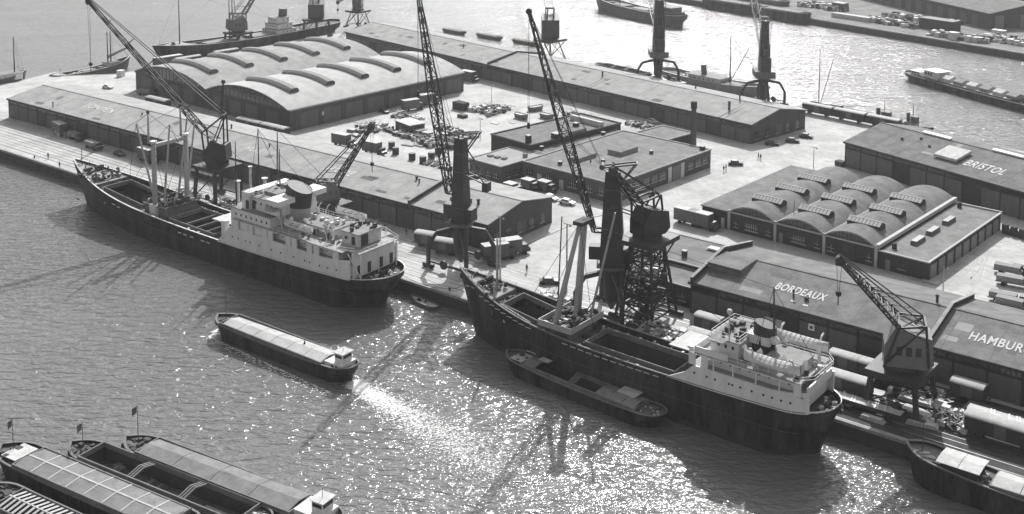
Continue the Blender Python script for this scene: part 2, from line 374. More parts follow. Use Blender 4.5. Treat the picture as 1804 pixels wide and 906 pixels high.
# low flat-roofed offices left of BORDEAUX
def flat_block(name, label, cat, loc, deg, L_, D, H, wall=BRICK, roof=GRAVEL, par=.35, trim=STONE2, front=(), side=(), chim=(), lights=(), base=0):
    t = thing(name, label, cat, loc, deg)
    box(0, 0, base, L_, D, H).build('wall', wall, t)
    box(.3, .3, H+.004, L_-.3, D-.3, H+.06).build('roof', roof, t)
    e = MB(); e.box(-.2, -.2, H, L_+.2, .3, H+par).box(-.2, D-.3, H, L_+.2, D+.2, H+par).box(-.2, .3, H, .3, D-.3, H+par).box(L_-.3, .3, H, L_+.2, D-.3, H+par)
    e.build('parapet', trim, t)
    for kind, x, z, w_, h_ in front:
        mt = GLASS if kind == 'window' else (CREAM if kind == 'pale_door' else GDOOR)
        f = box(x, -.09, z, x+w_, -.004, z+h_).build(kind, mt, t)
        if kind == 'window':
            q = MB().box(x-.1, -.14, z-.14, x+w_+.1, -.01, z-.003)
            for c in range(1, int(w_/.6)): q.box(x+c*w_/int(w_/.6)-.03, -.12, z, x+c*w_/int(w_/.6)+.03, -.092, z+h_)
            q.box(x, -.12, z+h_*.5-.03, x+w_, -.093, z+h_*.5+.03); q.build('window_frame', CREAM, f)
    for kind, y, z, w_, h_ in side:
        mt = GLASS if kind == 'window' else (CREAM if kind == 'pale_door' else GDOOR)
        f = box(L_+.004, y, z, L_+.09, y+w_, z+h_).build(kind, mt, t)
        if kind == 'window':
            q = MB().box(L_+.01, y-.1, z-.14, L_+.14, y+w_+.1, z-.003)
            for c in range(1, int(w_/.6)): q.box(L_+.092, y+c*w_/int(w_/.6)-.03, z, L_+.12, y+c*w_/int(w_/.6)+.03, z+h_)
            q.box(L_+.093, y, z+h_*.5-.03, L_+.12, y+w_, z+h_*.5+.03); q.build('window_frame', CREAM, f)
    for x, y, s, hh in chim:
        c_ = box(x, y, H+.05, x+s, y+s, H+hh).build('chimney', BRICKD, t); box(x-.1, y-.1, H+hh, x+s+.1, y+s+.1, H+hh+.15).build('chimney_cap', STONE, c_)
    for x, y, w_, d_, hh in lights:
        MB().box(x, y, H+.06, x+w_, y+d_, H+hh).build('roof_light', CANVG, t); box(x-.08, y-.08, H+hh, x+w_+.08, y+d_+.08, H+hh+.1).build('roof_light_top', GRAVEL, t.children[-1])
    return t

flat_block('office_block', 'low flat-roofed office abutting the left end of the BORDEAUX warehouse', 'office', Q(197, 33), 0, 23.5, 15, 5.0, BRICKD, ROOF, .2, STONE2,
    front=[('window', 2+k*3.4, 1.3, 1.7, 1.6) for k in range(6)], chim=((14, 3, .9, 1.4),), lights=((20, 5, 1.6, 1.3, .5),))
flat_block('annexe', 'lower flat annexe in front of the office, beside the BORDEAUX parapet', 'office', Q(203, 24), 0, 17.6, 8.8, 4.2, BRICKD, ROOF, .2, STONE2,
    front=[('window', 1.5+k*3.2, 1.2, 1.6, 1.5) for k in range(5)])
single(box(0, 0, 0, 3.6, 2, .12).box(.2, .2, .12, 3.4, 1.8, .3), 'white_skylight', CREAM, 'white skylight hatch lying on the flat office roof by the parapet', 'skylight', Q(213, 43, 5.3), 0)

# twin barrel-vaulted warehouse
def vault(w, rise, n=16, th=.3):
    R = (w*w/4 + rise*rise)/(2*rise); cz = rise - R; a0 = math.asin(w/2/R)
    o = [(w/2 + R*math.sin(-a0 + 2*a0*k/n), cz + R*math.cos(-a0 + 2*a0*k/n)) for k in range(n+1)]
    i = [(w/2 + (R-th)*math.sin(-a0 + 2*a0*k/n), cz + (R-th)*math.cos(-a0 + 2*a0*k/n)) for k in range(n+1)]
    return o, i
t = thing('vaulted_warehouse', 'big pale warehouse with two barrel-vaulted roofs, left of the yard', 'warehouse', Q(-37.6, 72.6), -3.5)
W2, D2, H2 = 45.0, 79.0, 7.0
box(0, 0, 0, 90, D2, H2).build('wall', WALL, t)
for i in range(2):
    o, inn = vault(W2, 4.2, 20)
    sec = [(x + i*W2, z + H2 + .1) for x, z in o]; seci = [(x + i*W2, z + H2 + .1) for x, z in inn]
    v = MB(); v.grid([[(x, y, z) for x, z in sec] for y in (-.7, D2+.5)]); v.grid([[(x, y, z-.25) for x, z in sec] for y in (-.7, D2+.5)])
    for y in (-.7, D2+.5): v.grid([[(x, y, z) for x, z in sec], [(x, y, z-.25) for x, z in sec]])
    v.build('barrel_roof', ROOFV if i else ROOFL, t, smooth=False)
    MB().prism([(x, z-.3) for x, z in sec], .05, .45, 'y').build('arched_gable', WALL, t)
    g = MB()
    for k in range(3, 18):
        x0, x1 = sec[k][0]+.2, sec[k+1][0]-.2; g.face((x0, -.02, H2-.2), (x1, -.02, H2-.2), (x1, -.02, sec[k+1][1]-.8), (x0, -.02, sec[k][1]-.8))
    g.build('gable_glazing', GLASS, t)
    # arched roof lights following the curve
    R = (W2*W2/4 + 4.2**2)/(2*4.2)
    for k in range(5):
        yc = 9 + k*15.2; ml = MB(); rows = []
        for q in range(13):
            xx = W2*(.27 + .53*q/12); zz = (4.2-R) + math.sqrt(R*R - (xx-W2/2)**2) + H2 + .1
            rows.append([(xx+i*W2, yc-1.9, zz-.1), (xx+i*W2, yc-1.9, zz+.75), (xx+i*W2, yc-1.1, zz+1.35), (xx+i*W2, yc+1.1, zz+1.35), (xx+i*W2, yc+1.9, zz+.75), (xx+i*W2, yc+1.9, zz-.1)])
        ml.grid(rows); ml.face(*rows[0]); e_ = ml.build('arched_roof_light', CANVG, t)
        MB().face(*[(x+.03, y, z) for x, y, z in rows[-1]]).prism([(yc-1.5, rows[-1][0][2]+.1), (yc+1.5, rows[-1][0][2]+.1), (yc+1.0, rows[-1][0][2]+1.2), (yc-1.0, rows[-1][0][2]+1.2)], W2*.8+i*W2, W2*.8+i*W2+.15).build('end_glazing', GLASS, e_)
box(W2-.8, -.6, H2-.1, W2+.8, D2, H2+.22).build('valley_gutter', STONE, t)
box(-.3, -.3, H2-.6, 0, D2, H2+.1).build('eaves', STONE2, t); box(90, -.3, H2-.4, 90.6, D2, H2+.05).build('eaves', STONE2, t)
dm = box(0, -.14, .1, 6.6, -.004, 5.4).mesh('sliding_door', DOOR)
for x in (4, 13, 22, 31, 49, 58, 67, 78): link('sliding_door', dm, t, (x, 0, 0))
dm = box(.004, 0, .1, .14, 7.2, 5.2).mesh('sliding_door', DOOR)
for y in (4, 13.5, 23, 32.5, 42, 51.5, 61, 70): link('sliding_door', dm, t, (90, y, 0))
box(90.15, 12.9, 3.0, 90.25, 13.6, 4.2).build('wall_notice', CREAM, t)

# long rear warehouse
rw = gable_shed('warehouse', 'long rear warehouse with a plain pale roof along the back of the pier', -42, 183, 218, 28.5, 6.0, 8.6, -10.1, ROOFL, WALL, hole=(12, 20),
    stubs=((70, 9, .25, 1.2), (146, 10, .3, 1.6), (205, 6, .4, 2.6), (203, 14, .25, 1.6), (180, 20, .25, .8)))
for x, hh in ((96, 1.0), (148, .35), (206, .35)):
    MB().prism([(-.7, 6.0+hh), (14.25, 8.6+hh), (29.2, 6.0+hh), (29.2, 5.5), (14.25, 8.2), (-.7, 5.5)], x-.25, x+.25).build('fire_wall', ROOFL if hh < .5 else WALL, rw)
    if hh < .5: MB().prism([(-.7, 6.0+hh), (14.25, 8.6+hh), (29.2, 6.0+hh), (29.2, 5.5), (14.25, 8.2), (-.7, 5.5)], x+1.8, x+2.1).build('fire_wall', ROOFL, rw)

# BRISTOL warehouse
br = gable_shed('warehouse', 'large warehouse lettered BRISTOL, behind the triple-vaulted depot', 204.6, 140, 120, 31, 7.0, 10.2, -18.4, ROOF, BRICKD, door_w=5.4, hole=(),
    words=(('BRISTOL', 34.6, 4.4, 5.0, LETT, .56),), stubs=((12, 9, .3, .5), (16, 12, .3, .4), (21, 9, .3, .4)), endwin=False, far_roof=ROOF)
sl = math.atan2(3.2, 16.1)
for x in (26,):
    f = MB().prism([(4.0, 8.55), (10.8, 9.9), (10.6, 10.6), (4.2, 9.2)], x, x+7).build('big_roof_light', CANV, br)
for x in (14, 36, 56): MB().prism([(15.2, 10.5), (16.2, 10.5), (16.2, 11.2), (15.2, 11.0)], x, x+9).build('ridge_light', WHITE, br)

# flat-roofed workshops in the middle of the yard
c = flat_block('workshop', 'broad flat-roofed workshop with a corner chimney shaft, in the middle of the yard', 'workshop', Q(140.6, 72.6), -4.5, 31, 45, 5.0, BRICK, GRAVEL, .3, STONE2,
    front=[('window', 1.5, 1.5, 2.2, 1.9), ('pale_door', 5.2, .1, 1.5, 2.6), ('window', 8, 1.5, 3.2, 1.9), ('pale_door', 13, .1, 1.4, 2.6), ('window', 16, 1.5, 3.2, 1.9), ('window', 21, 1.5, 3.2, 1.9), ('window', 26, 1.5, 3, 1.9)],
    side=[('window', 2+k*3.6, 1.7, 2.9, 1.9) for k in range(6)] + [('pale_door', 24.2, .1, 1.6, 4.2), ('garage_door', 26.3, .1, 3.6, 4.0), ('pale_door', 30.2, .1, 1.6, 4.2)] + [('window', 33.5+k*3.6, 1.7, 2.7, 1.9) for k in range(3)],
    chim=((9, 4, .9, .9), (16, 14, .8, .7), (20.5, 30, .8, .8), (28.5, 43, 1.2, 1.0)),
    lights=((8.5, 9, 3.2, 8.5, 1.0), (12, 22, 4.6, 8, 1.2)))
MB().tube((6, 14, 5), (6, 14, 6.2), .2).tube((14, 12, 5), (14, 12, 6.0), .2).build('vent_pipe', STEEL, c)
t4 = flat_block('engine_house', 'taller flat-roofed engine house with a dark stack block, left of the workshop', 'workshop', Q(118.4, 86.2), -9, 16.8, 38, 6.0, BRICKD, ROOF, .4, BRICK,
    side=[('window', 3+k*5, 3.4, 2.4, 1.6) for k in range(6)], chim=((13.2, 1.2, 1.3, 2.2), (14.8, 10, 2.2, 1.6), (9, 25, 1.4, 1.0)), lights=((15.3, 17, 1.2, 6, 1.1),))
box(3, 30, 6.1, 16, 31.2, 7.6).build('sheet_stack', CANV, t4)
flat_block('store', 'flat connecting store with round roof lights, between the small house and the workshop', 'store', Q(126, 67.2), -5.5, 12.2, 17, 4.4, BRICK, ROOFL, .25, STONE2,
    front=[('window', 1+k*2.8, 1.2, 1.8, 1.5) for k in range(4)], side=[('window', 2+k*3, 1.2, 1.6, 1.5) for k in range(4)],
    lights=((2, 5, 1.3, 1.3, .4), (4.3, 5.4, 1.3, 1.3, .4), (6.6, 5.8, 1.3, 1.3, .4), (9.5, 11.5, 1, 1, .9)))
flat_block('back_store', 'narrow flat store joining the engine house and the rear of the workshop', 'store', Q(133, 84.5), -9, 9, 34, 4.6, BRICK, GRAVEL, .25, STONE2, chim=((3, 2, .8, 1.0), (4.5, 26, .9, 1.2)))
flat_block('boiler_house', 'small flat boiler house behind the workshop beside the tall chimney', 'workshop', Q(147, 119.5), -9, 12, 13, 4.4, BRICKD, GRAVEL, .3, STONE2)
MB().tube((0, 0, 0), (0, 0, 14.6), .95, .7, 12).tube((0, 0, 13.4), (0, 0, 14.8), .95, .95, 12)
ch = thing('factory_chimney', 'tall round brick chimney standing behind the workshop', 'chimney', G(1221, 268), 0)
MB().tube((0, 0, 0), (0, 0, 13.2), 1.0, .75, 12).build('shaft', BRICK, ch, smooth=False); MB().tube((0, 0, 13.2), (0, 0, 15.2), .95, .95, 12).build('cap', BRICKD, ch)

# triple-vaulted depot with lean-to and garages
t = thing('vaulted_depot', 'brick depot with three barrel vaults, nine roof lights and a row of garages', 'depot', Q(196.4, 71.4), -3.2)
X0, WV, DV, HV = 7.6, 12.25, 45.0, 4.4
box(0, 0, 0, 7.45, DV, 4.3).build('side_wing', BRICKD, t); box(-.3, -.3, 4.3, 7.4, DV+.3, 4.55).build('side_wing_roof', ROOF, t)
box(5.4, -.1, .1, 6.3, -.004, 2.6).build('pale_door', CREAM, t); 
f = box(3.4, -.1, 1.3, 4.4, -.004, 2.6).build('window', GLASS, t); box(3.3, -.14, 1.16, 4.5, -.01, 1.296).build('sill', STONE, f)
for i in range(3):
    x0 = X0 + i*WV
    box(x0, 0, 0, x0+WV, DV, HV).build('brick_bay', BRICKD, t)
    o, inn = vault(WV, 2.1, 14)
    sec = [(x + x0, z + HV + .25) for x, z in o]
    v = MB(); v.grid([[(x, y, z) for x, z in sec] for y in (-.35, DV+.3)]); v.grid([[(x, y, z-.22) for x, z in sec] for y in (-.35, DV+.3)])
    for y in (-.35, DV+.3): v.grid([[(x, y, z) for x, z in sec], [(x, y, z-.22) for x, z in sec]])
    v.build('barrel_roof', ROOF, t)
    MB().prism([(x, z-.24) for x, z in sec], .3, .5, 'y').prism([(x, z-.24) for x, z in sec], DV-.3, DV, 'y').build('lunette', GLASS, t)
    g = MB()
    for k in range(1, 14): g.box(sec[k][0]-.05, .18, HV+.1, sec[k][0]+.05, .29, sec[k][1]-.25)
    g.build('lunette_bar', BRICK, t)
    g = MB(); g.grid([[(x, -.42, z+.02) for x, z in sec], [(x, -.42, z-.28) for x, z in sec], [(x, -.1, z-.28) for x, z in sec]]); g.build('arch_trim', STONE2, t)
    box(x0+.35, -.2, HV-.1, x0+WV-.35, .28, HV+.25).build('ring_beam', STONE, t)
    R = (WV*WV/4 + 2.1**2)/(4.2); c_ = x0 + WV/2; zt = HV + .25 + 2.1
    for k in range(3):
        yc = 8.0 + k*11.5
        rl = MB().box(c_-3.9, yc-1.5, zt-1.3, c_+3.9, yc+1.5, zt+.02).prism([(yc-1.5, zt+.02), (yc+1.5, zt+.02), (yc+.05, zt+.78), (yc-.05, zt+.78)], c_-3.9, c_+3.9).build('roof_light', BRICKD, t)
        pm = box(0, -.78, 0, .74, .78, .05).mesh('glass_pane', SKYL)
        for q in range(9):
            for sgn in (-1, 1):
                p_ = link('glass_pane', pm, rl, (c_-3.92 + q*.875, yc + sgn*.82, zt+.44)); p_.rotation_euler.x = -sgn*math.radians(27)
        MB().box(c_-4.0, yc-.14, zt+.79, c_+4.0, yc+.14, zt+.9).build('ridge_flashing', STONE, rl)
    if i: box(x0-.35, 0, HV+.02, x0+.35, DV, HV+.3).build('valley_gutter', STONE, t)
for i in range(4):
    x = X0 + i*WV; box(x-.33, -.3, 0, x+.33, .1 if 0 < i < 3 else .1, HV+.5).build('pilaster', STONE, t)
box(X0+3*WV-.3, .1, HV-.1, X0+3*WV+.55, DV+.3, HV+.75).build('eaves_gutter', STONE, t)
for i, kinds in enumerate(((('w', 1.2, 1.3), ('W', 4.2, 3.6), ('w', 9.8, 1.3)), (('d', 1.0, 1.0), ('W', 4.0, 3.8), ('w', 9.9, 1.3)), (('w', .9, 1.6), ('D', 4.4, 3.2), ('w', 10, 1.2)))):
    for kd, x, w_ in kinds:
        xx = X0 + i*WV + x
        if kd in 'wW':
            f = box(xx, -.08, 1.1, xx+w_, -.004, 2.7).build('window', GLASS, t)
            q = MB().box(xx-.1, -.16, .95, xx+w_+.1, -.01, 1.096).box(xx, -.12, 1.85, xx+w_, -.083, 1.93)
            for c in range(1, int(w_/.55)): q.box(xx+c*w_/int(w_/.55)-.035, -.12, 1.1, xx+c*w_/int(w_/.55)+.035, -.083, 2.7)
            q.build('window_frame', CREAM, f)
        elif kd == 'd': box(xx, -.1, .05, xx+w_, -.004, 2.5).build('pale_door', GDOOR, t)
        else:
            for c in (0, 1): box(xx+c*w_/2+.04, -.1, .05, xx+(c+1)*w_/2-.04, -.004, 3.4).build('big_door', HOLD, t)
GX = X0 + 3*WV + .6; GW = 11.0
box(GX, 0, 0, GX+GW, 44.0, 3.9).build('garage_wall', BRICKD, t); box(GX+.2, .2, 3.9, GX+GW-.2, 43.8, 3.97).build('garage_roof', GRAVEL, t)
MB().box(GX, -.25, 3.9, GX+GW+.25, .2, 4.15).box(GX+GW-.2, .2, 3.9, GX+GW+.25, 43.8, 4.15).box(GX, 43.8, 3.9, GX+GW+.25, 44.2, 4.35).build('garage_coping', STONE, t)
dm = box(.004, 0, .05, .1, 3.5, 3.0).mesh('garage_door', GDOOR)
for k in range(9): link('garage_door', dm, t, (GX+GW, 1.0 + k*4.75, 0))
pm = box(-.02, 0, 0, .22, .7, 3.88).mesh('garage_pier', BRICKD)
for k in range(10): link('garage_pier', pm, t, (GX+GW, -.25 + k*4.75 if k else .01, 0))
box(GX+1.6, -.1, .05, GX+2.6, -.004, 2.4).build('pale_door', GDOOR, t); box(GX+4.2, -.12, .9, GX+6.2, -.004, 1.05).build('wall_ledge', STONE, t)
for y in (8, 16.5, 26):
    MB().prism([(y, 3.97), (y+5.6, 3.97), (y+5.2, 4.9), (y+.4, 4.9)], GX+3.6, GX+4.9, 'x').build('garage_roof_light', M('grimy_glass', .1, .4, .3, 2, .4), t)
for y in (3, 41): box(GX+1.6, y, 3.97, GX+2.4, y+.8, 5.2).build('garage_chimney', BRICKD, t)
MB().tube((0, 0, 0), (0, 0, 3.2), .06).build('vent_pipe', STEEL, t, (X0+14.5, 4.5, HV+1.6))

# small yard house with white roof
t = thing('yard_hut', 'small brick hut with a white flat roof in the open yard', 'hut', G(722, 232), -14)
box(-4.5, -2.5, 0, 4, 3, 3.0).build('wall', BRICK, t); box(-4.8, -2.8, 3, 4.3, 3.3, 3.2).build('roof', CANV, t); box(-2, -2.6, .1, -1, -2.504, 2.1).build('door', GDOOR, t); box(1, -2.6, 1, 2.4, -2.504, 2).build('window', GLASS, t)
box(4.004, -1.6, 0, 7, 2, 1.8).build('lean_to', WOOD, t)

# far shore warehouses
def simple_shed(label, loc, deg, L_, D, eave, ridge, roof=ROOF, wall=WALL, grp=None):
    t = thing('warehouse', label, 'warehouse', loc, deg)
    MB().prism([(0, 0), (D, 0), (D, eave), (D/2, ridge-.12), (0, eave)], 0, L_).build('wall', wall, t)
    for y0, z0, y1, z1 in ((-.8, eave, D/2, ridge), (D/2, ridge, D+.8, eave)): MB().prism([(y0, z0), (y1, z1), (y1, z1+.3), (y0, z0+.3)], -.6, L_+.6).build('roof_slope', roof, t)
    dm = box(0, -.2, .1, 5, -.01, eave-1.4).mesh('sliding_door', DOOR)
    for k in range(int(L_/9)): link('sliding_door', dm, t, (2 + k*9, 0, 0))
    for k in range(3): box(L_+.01, 3+k*(D/3), .1, L_+.15, 3+k*(D/3)+5, eave-1.2).build('gable_door', GDOOR, t)
    return t
p0, p1 = G(1743, 52), G(1520, -2)
d_ = (p1 - p0); ang = math.degrees(math.atan2(-d_.y, -d_.x)) - math.degrees(TH)
simple_shed('grey warehouse with a pale gable end on the far shore, top right', p0 + d_*1.9, ang, d_.length*1.9, 44, 7.5, 11, ROOF, WALL)
simple_shed('second far warehouse behind, its roof cut by the top edge of the picture', p0 + d_*1.5 + Vector((math.cos(TH+math.radians(ang+90)), math.sin(TH+math.radians(ang+90)), 0))*62, ang, 260, 40, 8, 11, ROOF, WALL)

# ================================================================ SHIPS
TOPM = M('deckhouse_top', .23, .8, .25, .6, .2)
def smooth01(t): t = max(0., min(1., t)); return t*t*(3-2*t)
class Hull:
    "hull in its own frame: stern at x=0, bow at x=L, y to port, z=0 at quay level, water at -3"
    def __init__(s, L, B, zmid, zbow, zstern, rake=5, counter=3, bowlen=.3, sternlen=.1, bw=1.0, full=2.2, wlz=-3.8, flare=.85):
        s.__dict__.update(locals()); 
    def zs(s, x):
        t = x/s.L
        zb = (s.zbow - s.zmid) * max(0, (t-.45)/.55)**2.2
        za = (s.zstern - s.zmid) * max(0, (.4-t)/.4)**2
        return s.zmid + zb + za
    def hb(s, x, lvl=0):
        t = max(0, min(1, x/s.L)); bl = s.bowlen * (1 + .25*lvl)
        b = 1.
        if t > 1-bl: b = 1 - ((t-(1-bl))/bl)**(s.full - .35*lvl)
        if t < s.sternlen: b = min(b, math.sqrt(max(0, 1-(1-t/s.sternlen)**2))) if lvl < .5 else min(b, (max(.0, t/s.sternlen))**.8)
        return s.B/2*max(0, b)*(1 - .05*lvl)
    def pt(s, x, lvl):
        "lvl 0 deck edge, 1 below the water; x runs along the deck"
        t = x/s.L
        xx = x + lvl*((s.counter*(1-t)**3) - s.rake*t**4)
        z = s.zs(x)*(1-lvl) + s.wlz*lvl
        return xx, s.hb(x, lvl), z
    def build(s, parent, mat, boot=None, deckmat=DECK, bulw=1.0, hatches=(), n=44, holdmat=HOLD, depth=6, cap=None, x_white=None):
        xs = sorted(set([s.L*(.5-.5*math.cos(PI*i/n)) for i in range(n+1)] + [h[0] for h in hatches] + [h[1] for h in hatches]))
        lv = [0, .12, .3, .5, .7, 1]
        m = MB()
        for sg in (1, -1): m.grid([[(p[0], sg*p[1], p[2]) for p in (s.pt(x, l) for l in lv)] for x in xs])
        # inner face of the bulwark
        for sg in (1, -1): m.grid([[(x, sg*max(0, s.hb(x)-.0), s.zs(x)), (x if x < s.L*.9 else x-.25, sg*max(0, s.hb(x)-.25), s.zs(x)), (x if x < s.L*.9 else x-.25, sg*max(0, s.hb(x)-.28), s.zs(x)-bulw)] for x in xs])
        m.build('hull', mat, parent, smooth=False)
        if boot:
            m = MB()
            for sg in (1, -1): m.grid([[(p[0], sg*(p[1]+.03), p[2]) for p in (s.pt(x, l) for l in (.82, 1))] for x in xs])
            m.build('boot_topping', boot, parent)
        d = MB()
        for a, b in zip(xs, xs[1:]):
            hh = [h for h in hatches if h[0] <= a+.01 and b <= h[1]+.01]
            za, zb = s.zs(a)-bulw, s.zs(b)-bulw; ya, yb = s.hb(a)-.27, s.hb(b)-.27; ya, yb = max(ya, 0), max(yb, 0)
            if hh:
                hw = hh[0][2]/2
                for sg in (1, -1): d.face((a, sg*ya, za), (b, sg*yb, zb), (b, sg*hw, zb), (a, sg*hw, za))
            else: d.face((a, -ya, za), (b, -yb, zb), (b, yb, zb), (a, ya, za))
        d.build('deck', deckmat, parent)
        for x0, x1, w_, ch, cover in hatches:
            z0 = min(s.zs(x0), s.zs(x1)) - bulw; z1 = max(s.zs(x0), s.zs(x1)) - bulw
            c = MB(); hw = w_/2; th = .22
            for sg in (1, -1):
                y0, y1 = sorted((sg*hw, sg*(hw+th)))
                c.prism([(x0-th, s.zs(x0)-bulw-.1), (x1+th, s.zs(x1)-bulw-.1), (x1+th, s.zs(x1)-bulw+ch), (x0-th, s.zs(x0)-bulw+ch)], y0, y1, 'y')
            c.box(x0-th, -hw, s.zs(x0)-bulw-.1, x0, hw, s.zs(x0)-bulw+ch).box(x1, -hw, s.zs(x1)-bulw-.1, x1+th, hw, s.zs(x1)-bulw+ch)
            co = c.build('hatch_coaming', COAM, parent)
            if cover is None:
                h = MB(); zb_ = z0 - depth
                h.grid([[(x0, -hw, z), (x1, -hw, z), (x1, hw, z), (x0, hw, z)] for z in (zb_, z0-.1)], True)
                h.face((x0, -hw, zb_), (x1, -hw, zb_), (x1, hw, zb_), (x0, hw, zb_)); h.build('hold', holdmat, parent)
        if cap:
            c = MB()
            for sg in (1, -1): c.grid([[(x, sg*(s.hb(x)+.06), s.zs(x)-.02), (x, sg*(s.hb(x)+.06), s.zs(x)+.12), (x-.2*(x > s.L*.9), sg*max(0, s.hb(x)-.3), s.zs(x)+.12), (x-.2*(x > s.L*.9), sg*max(0, s.hb(x)-.3), s.zs(x)+.01)] for x in xs])
            c.build('gunwale', cap, parent)
    def strake(s, parent, lvl, mat, r=.07, a=.04, b=.97):
        m = MB(); xs = [s.L*(a+(b-a)*k/30) for k in range(31)]
        for sg in (1, -1): m.path([(q[0], sg*(q[1]+.02), q[2]) for q in (s.pt(x, lvl) for x in xs)], r, 4)
        return m.build('rubbing_strake', mat, parent)
    def band(s, parent, name, mat, x0, x1, zlo, zhi, n=24, th=.3, out=.03, cap=True, endwall=False):
        "plating above the sheer, following the deck edge"
        xs = [x0 + (x1-x0)*i/n for i in range(n+1)]; m = MB()
        for sg in (1, -1):
            rows = [[(x, sg*(s.hb(x)+out), zlo(x)), (x, sg*(s.hb(x)+out), zhi(x)), (x, sg*(s.hb(x)-th), zhi(x)), (x, sg*(s.hb(x)-th), zlo(x))] for x in xs]
            m.grid(rows, True); m.face(*rows[0]); m.face(*rows[-1])
        return m.build(name, mat, parent)

def rail_line(mb, pts, h=1.0, step=1.6, r=.045):
    for a, b in zip(pts, pts[1:]):
        a, b = Vector(a), Vector(b); n = max(1, int((b-a).length/step))
        for k in range(n+1):
            p = a.lerp(b, k/n); mb.bar(p, p+Vector((0, 0, h)), r)
        for hh in (.45, h): mb.bar(a+Vector((0, 0, hh)), b+Vector((0, 0, hh)), r)
    return mb
def lifeboat(parent_or_none, label, loc_world, deg, L_=8, covered=True, name='lifeboat'):
    t = thing(name, label, 'lifeboat', loc_world, deg)
    n = 12; rows = []
    for i in range(n+1):
        u = i/n; x = -L_/2 + L_*u; wv = 1.25*math.sin(PI*min(1, max(0, u*.94+.03)))**.6; sh = .35*(2*u-1)**2
        rows.append([(x, wv, .95+sh), (x, wv*.85, .4), (x, wv*.3, 0), (x, -wv*.3, 0), (x, -wv*.85, .4), (x, -wv, .95+sh)])
    MB().grid(rows).build('boat_hull', WHITE, t)
    if covered:
        rows = []
        for i in range(n+1):
            u = i/n; x = -L_/2 + L_*u; wv = 1.3*math.sin(PI*min(1, max(0, u*.94+.03)))**.6; sh = .35*(2*u-1)**2
            rows.append([(x, wv, .97+sh), (x, wv*.5, 1.35+sh*.8), (x, 0, 1.55+sh*.6), (x, -wv*.5, 1.35+sh*.8), (x, -wv, .97+sh)])
        MB().grid(rows).build('boat_cover', CANV, t)
        m = MB()
        for i in range(2, n-1): m.path([(r_[0]-.001, r_[1]*1.01, r_[2]+.04) for r_ in rows[i]], .03, 4)
        m.build('cover_lashing', CANVG, t)
    else:
        m = MB()
        for u in (.2, .4, .6, .8): x = -L_/2+L_*u; m.box(x-.15, -1.1*math.sin(PI*u)**.6, .7, x+.15, 1.1*math.sin(PI*u)**.6, .78)
        m.build('thwart', WOOD, t)
        rows = [[(x, y*.9, .3) for x, y in ((r_[0][0], r_[0][1]), (r_[5][0], r_[5][1]))] for r_ in rows]; MB().grid(rows).build('boat_floor', WOOD, t)
    return t
def vent_cowl(parent, x, y, z, h=1.8, r=.28, mat=WHITE, out=1):
    return MB().tube((x, y, z), (x, y, z+h), r, r, 8).tube((x-.05, y, z+h-.1), (x+.45*out, y, z+h+.35), r*1.1, r*1.7, 8).build('ventilator_cowl', mat, parent)
def winch(parent, x, y, z, s=1.):
    return MB().box(x-.7*s, y-.9*s, z, x+.7*s, y+.9*s, z+.25).tube((x, y-.8*s, z+.7*s), (x, y+.8*s, z+.7*s), .38*s, .38*s, 8).tube((x, y-1.2*s, z+.7*s), (x, y-.95*s, z+.7*s), .3*s, .3*s, 8).box(x-.6*s, y-.5*s, z+.2, x-.3*s, y-.2*s, z+1.1*s).build('winch', STEEL, parent)
def bollards(parent, pts, mat=STEEL):
    m = MB().tube((0, -.35, 0), (0, -.35, .6), .17, .2, 8).tube((0, .35, 0), (0, .35, .6), .17, .2, 8).box(-.25, -.7, 0, .25, .7, .08).mesh('bollard', mat)
    for p in pts: link('bollard', m, parent, p)
def portholes(parent, h, xs, z, off=.05, both=False):
    m = MB().tube((0, -.03, 0), (0, .03, 0), .2, .2, 8).mesh('porthole', GLASS)
    for x in xs:
        for sg in ((1, -1) if both else (1,)):
            zz = z(x) if callable(z) else z
            link('porthole', m, parent, (x, sg*(h.hb(x)+off), zz))
def clutter(n, x0, y0, x1, y1, z, seed, s=(.3, .9), mb=None):
    rnd = random.Random(seed); m = mb or MB()
    for _ in range(n):
        x, y = rnd.uniform(x0, x1), rnd.uniform(y0, y1); a, b, c = (rnd.uniform(*s) for _ in range(3))
        if rnd.random() < .35: m.tube((x, y, z), (x+rnd.uniform(-.8, .8), y+rnd.uniform(-.8, .8), z+c*.8), a*.3, a*.3, 6)
        else: m.box(x-a/2, y-b/2, z, x+a/2, y+b/2, z+c)
    return m
def mast(parent, x, y, z0, z1, r0, r1, name='mast', mat=MASTP, lean=(0, 0)):
    return MB().tube((x, y, z0), (x+lean[0], y+lean[1], z1), r0, r1, 10).build(name, mat, parent, smooth=True)
def stays(parent, lines, r=.05, name='rigging'):
    m = MB()
    for p, q in lines: m.tube(p, q, r, r, 3, False)
    return m.build(name, ROPE, parent)
def tier(parent, x0, x1, w_, z0, z1, mat=WHITE, ov=.35, windows=True, wz=None, seed=0, name='deckhouse', front=True, step=1.7, topmat=None):
    d = box(x0, -w_/2, z0, x1, w_/2, z1-.16).build(name, mat, parent)
    box(x0-ov, -w_/2-ov, z1-.16, x1+ov, w_/2+ov, z1).build('deck_slab', topmat or TOPM, parent)
    if windows:
        wz = wz or z0+(z1-z0)*.45; wm_ = box(-.22, -.03, 0, .22, .03, .55).mesh('window', GLASS)
        n = int((x1-x0-1)/step)
        for k in range(n):
            for sg in (1, -1): link('window', wm_, d, (x0+1+k*step, sg*(w_/2+.01), wz))
        if front:
            wf = box(-.03, -.3, 0, .03, .3, .55).mesh('window', GLASS)
            for k in range(int((w_-1)/1.5)): link('window', wf, d, (x1+.01, -w_/2+.9+k*1.5, wz))
    return d

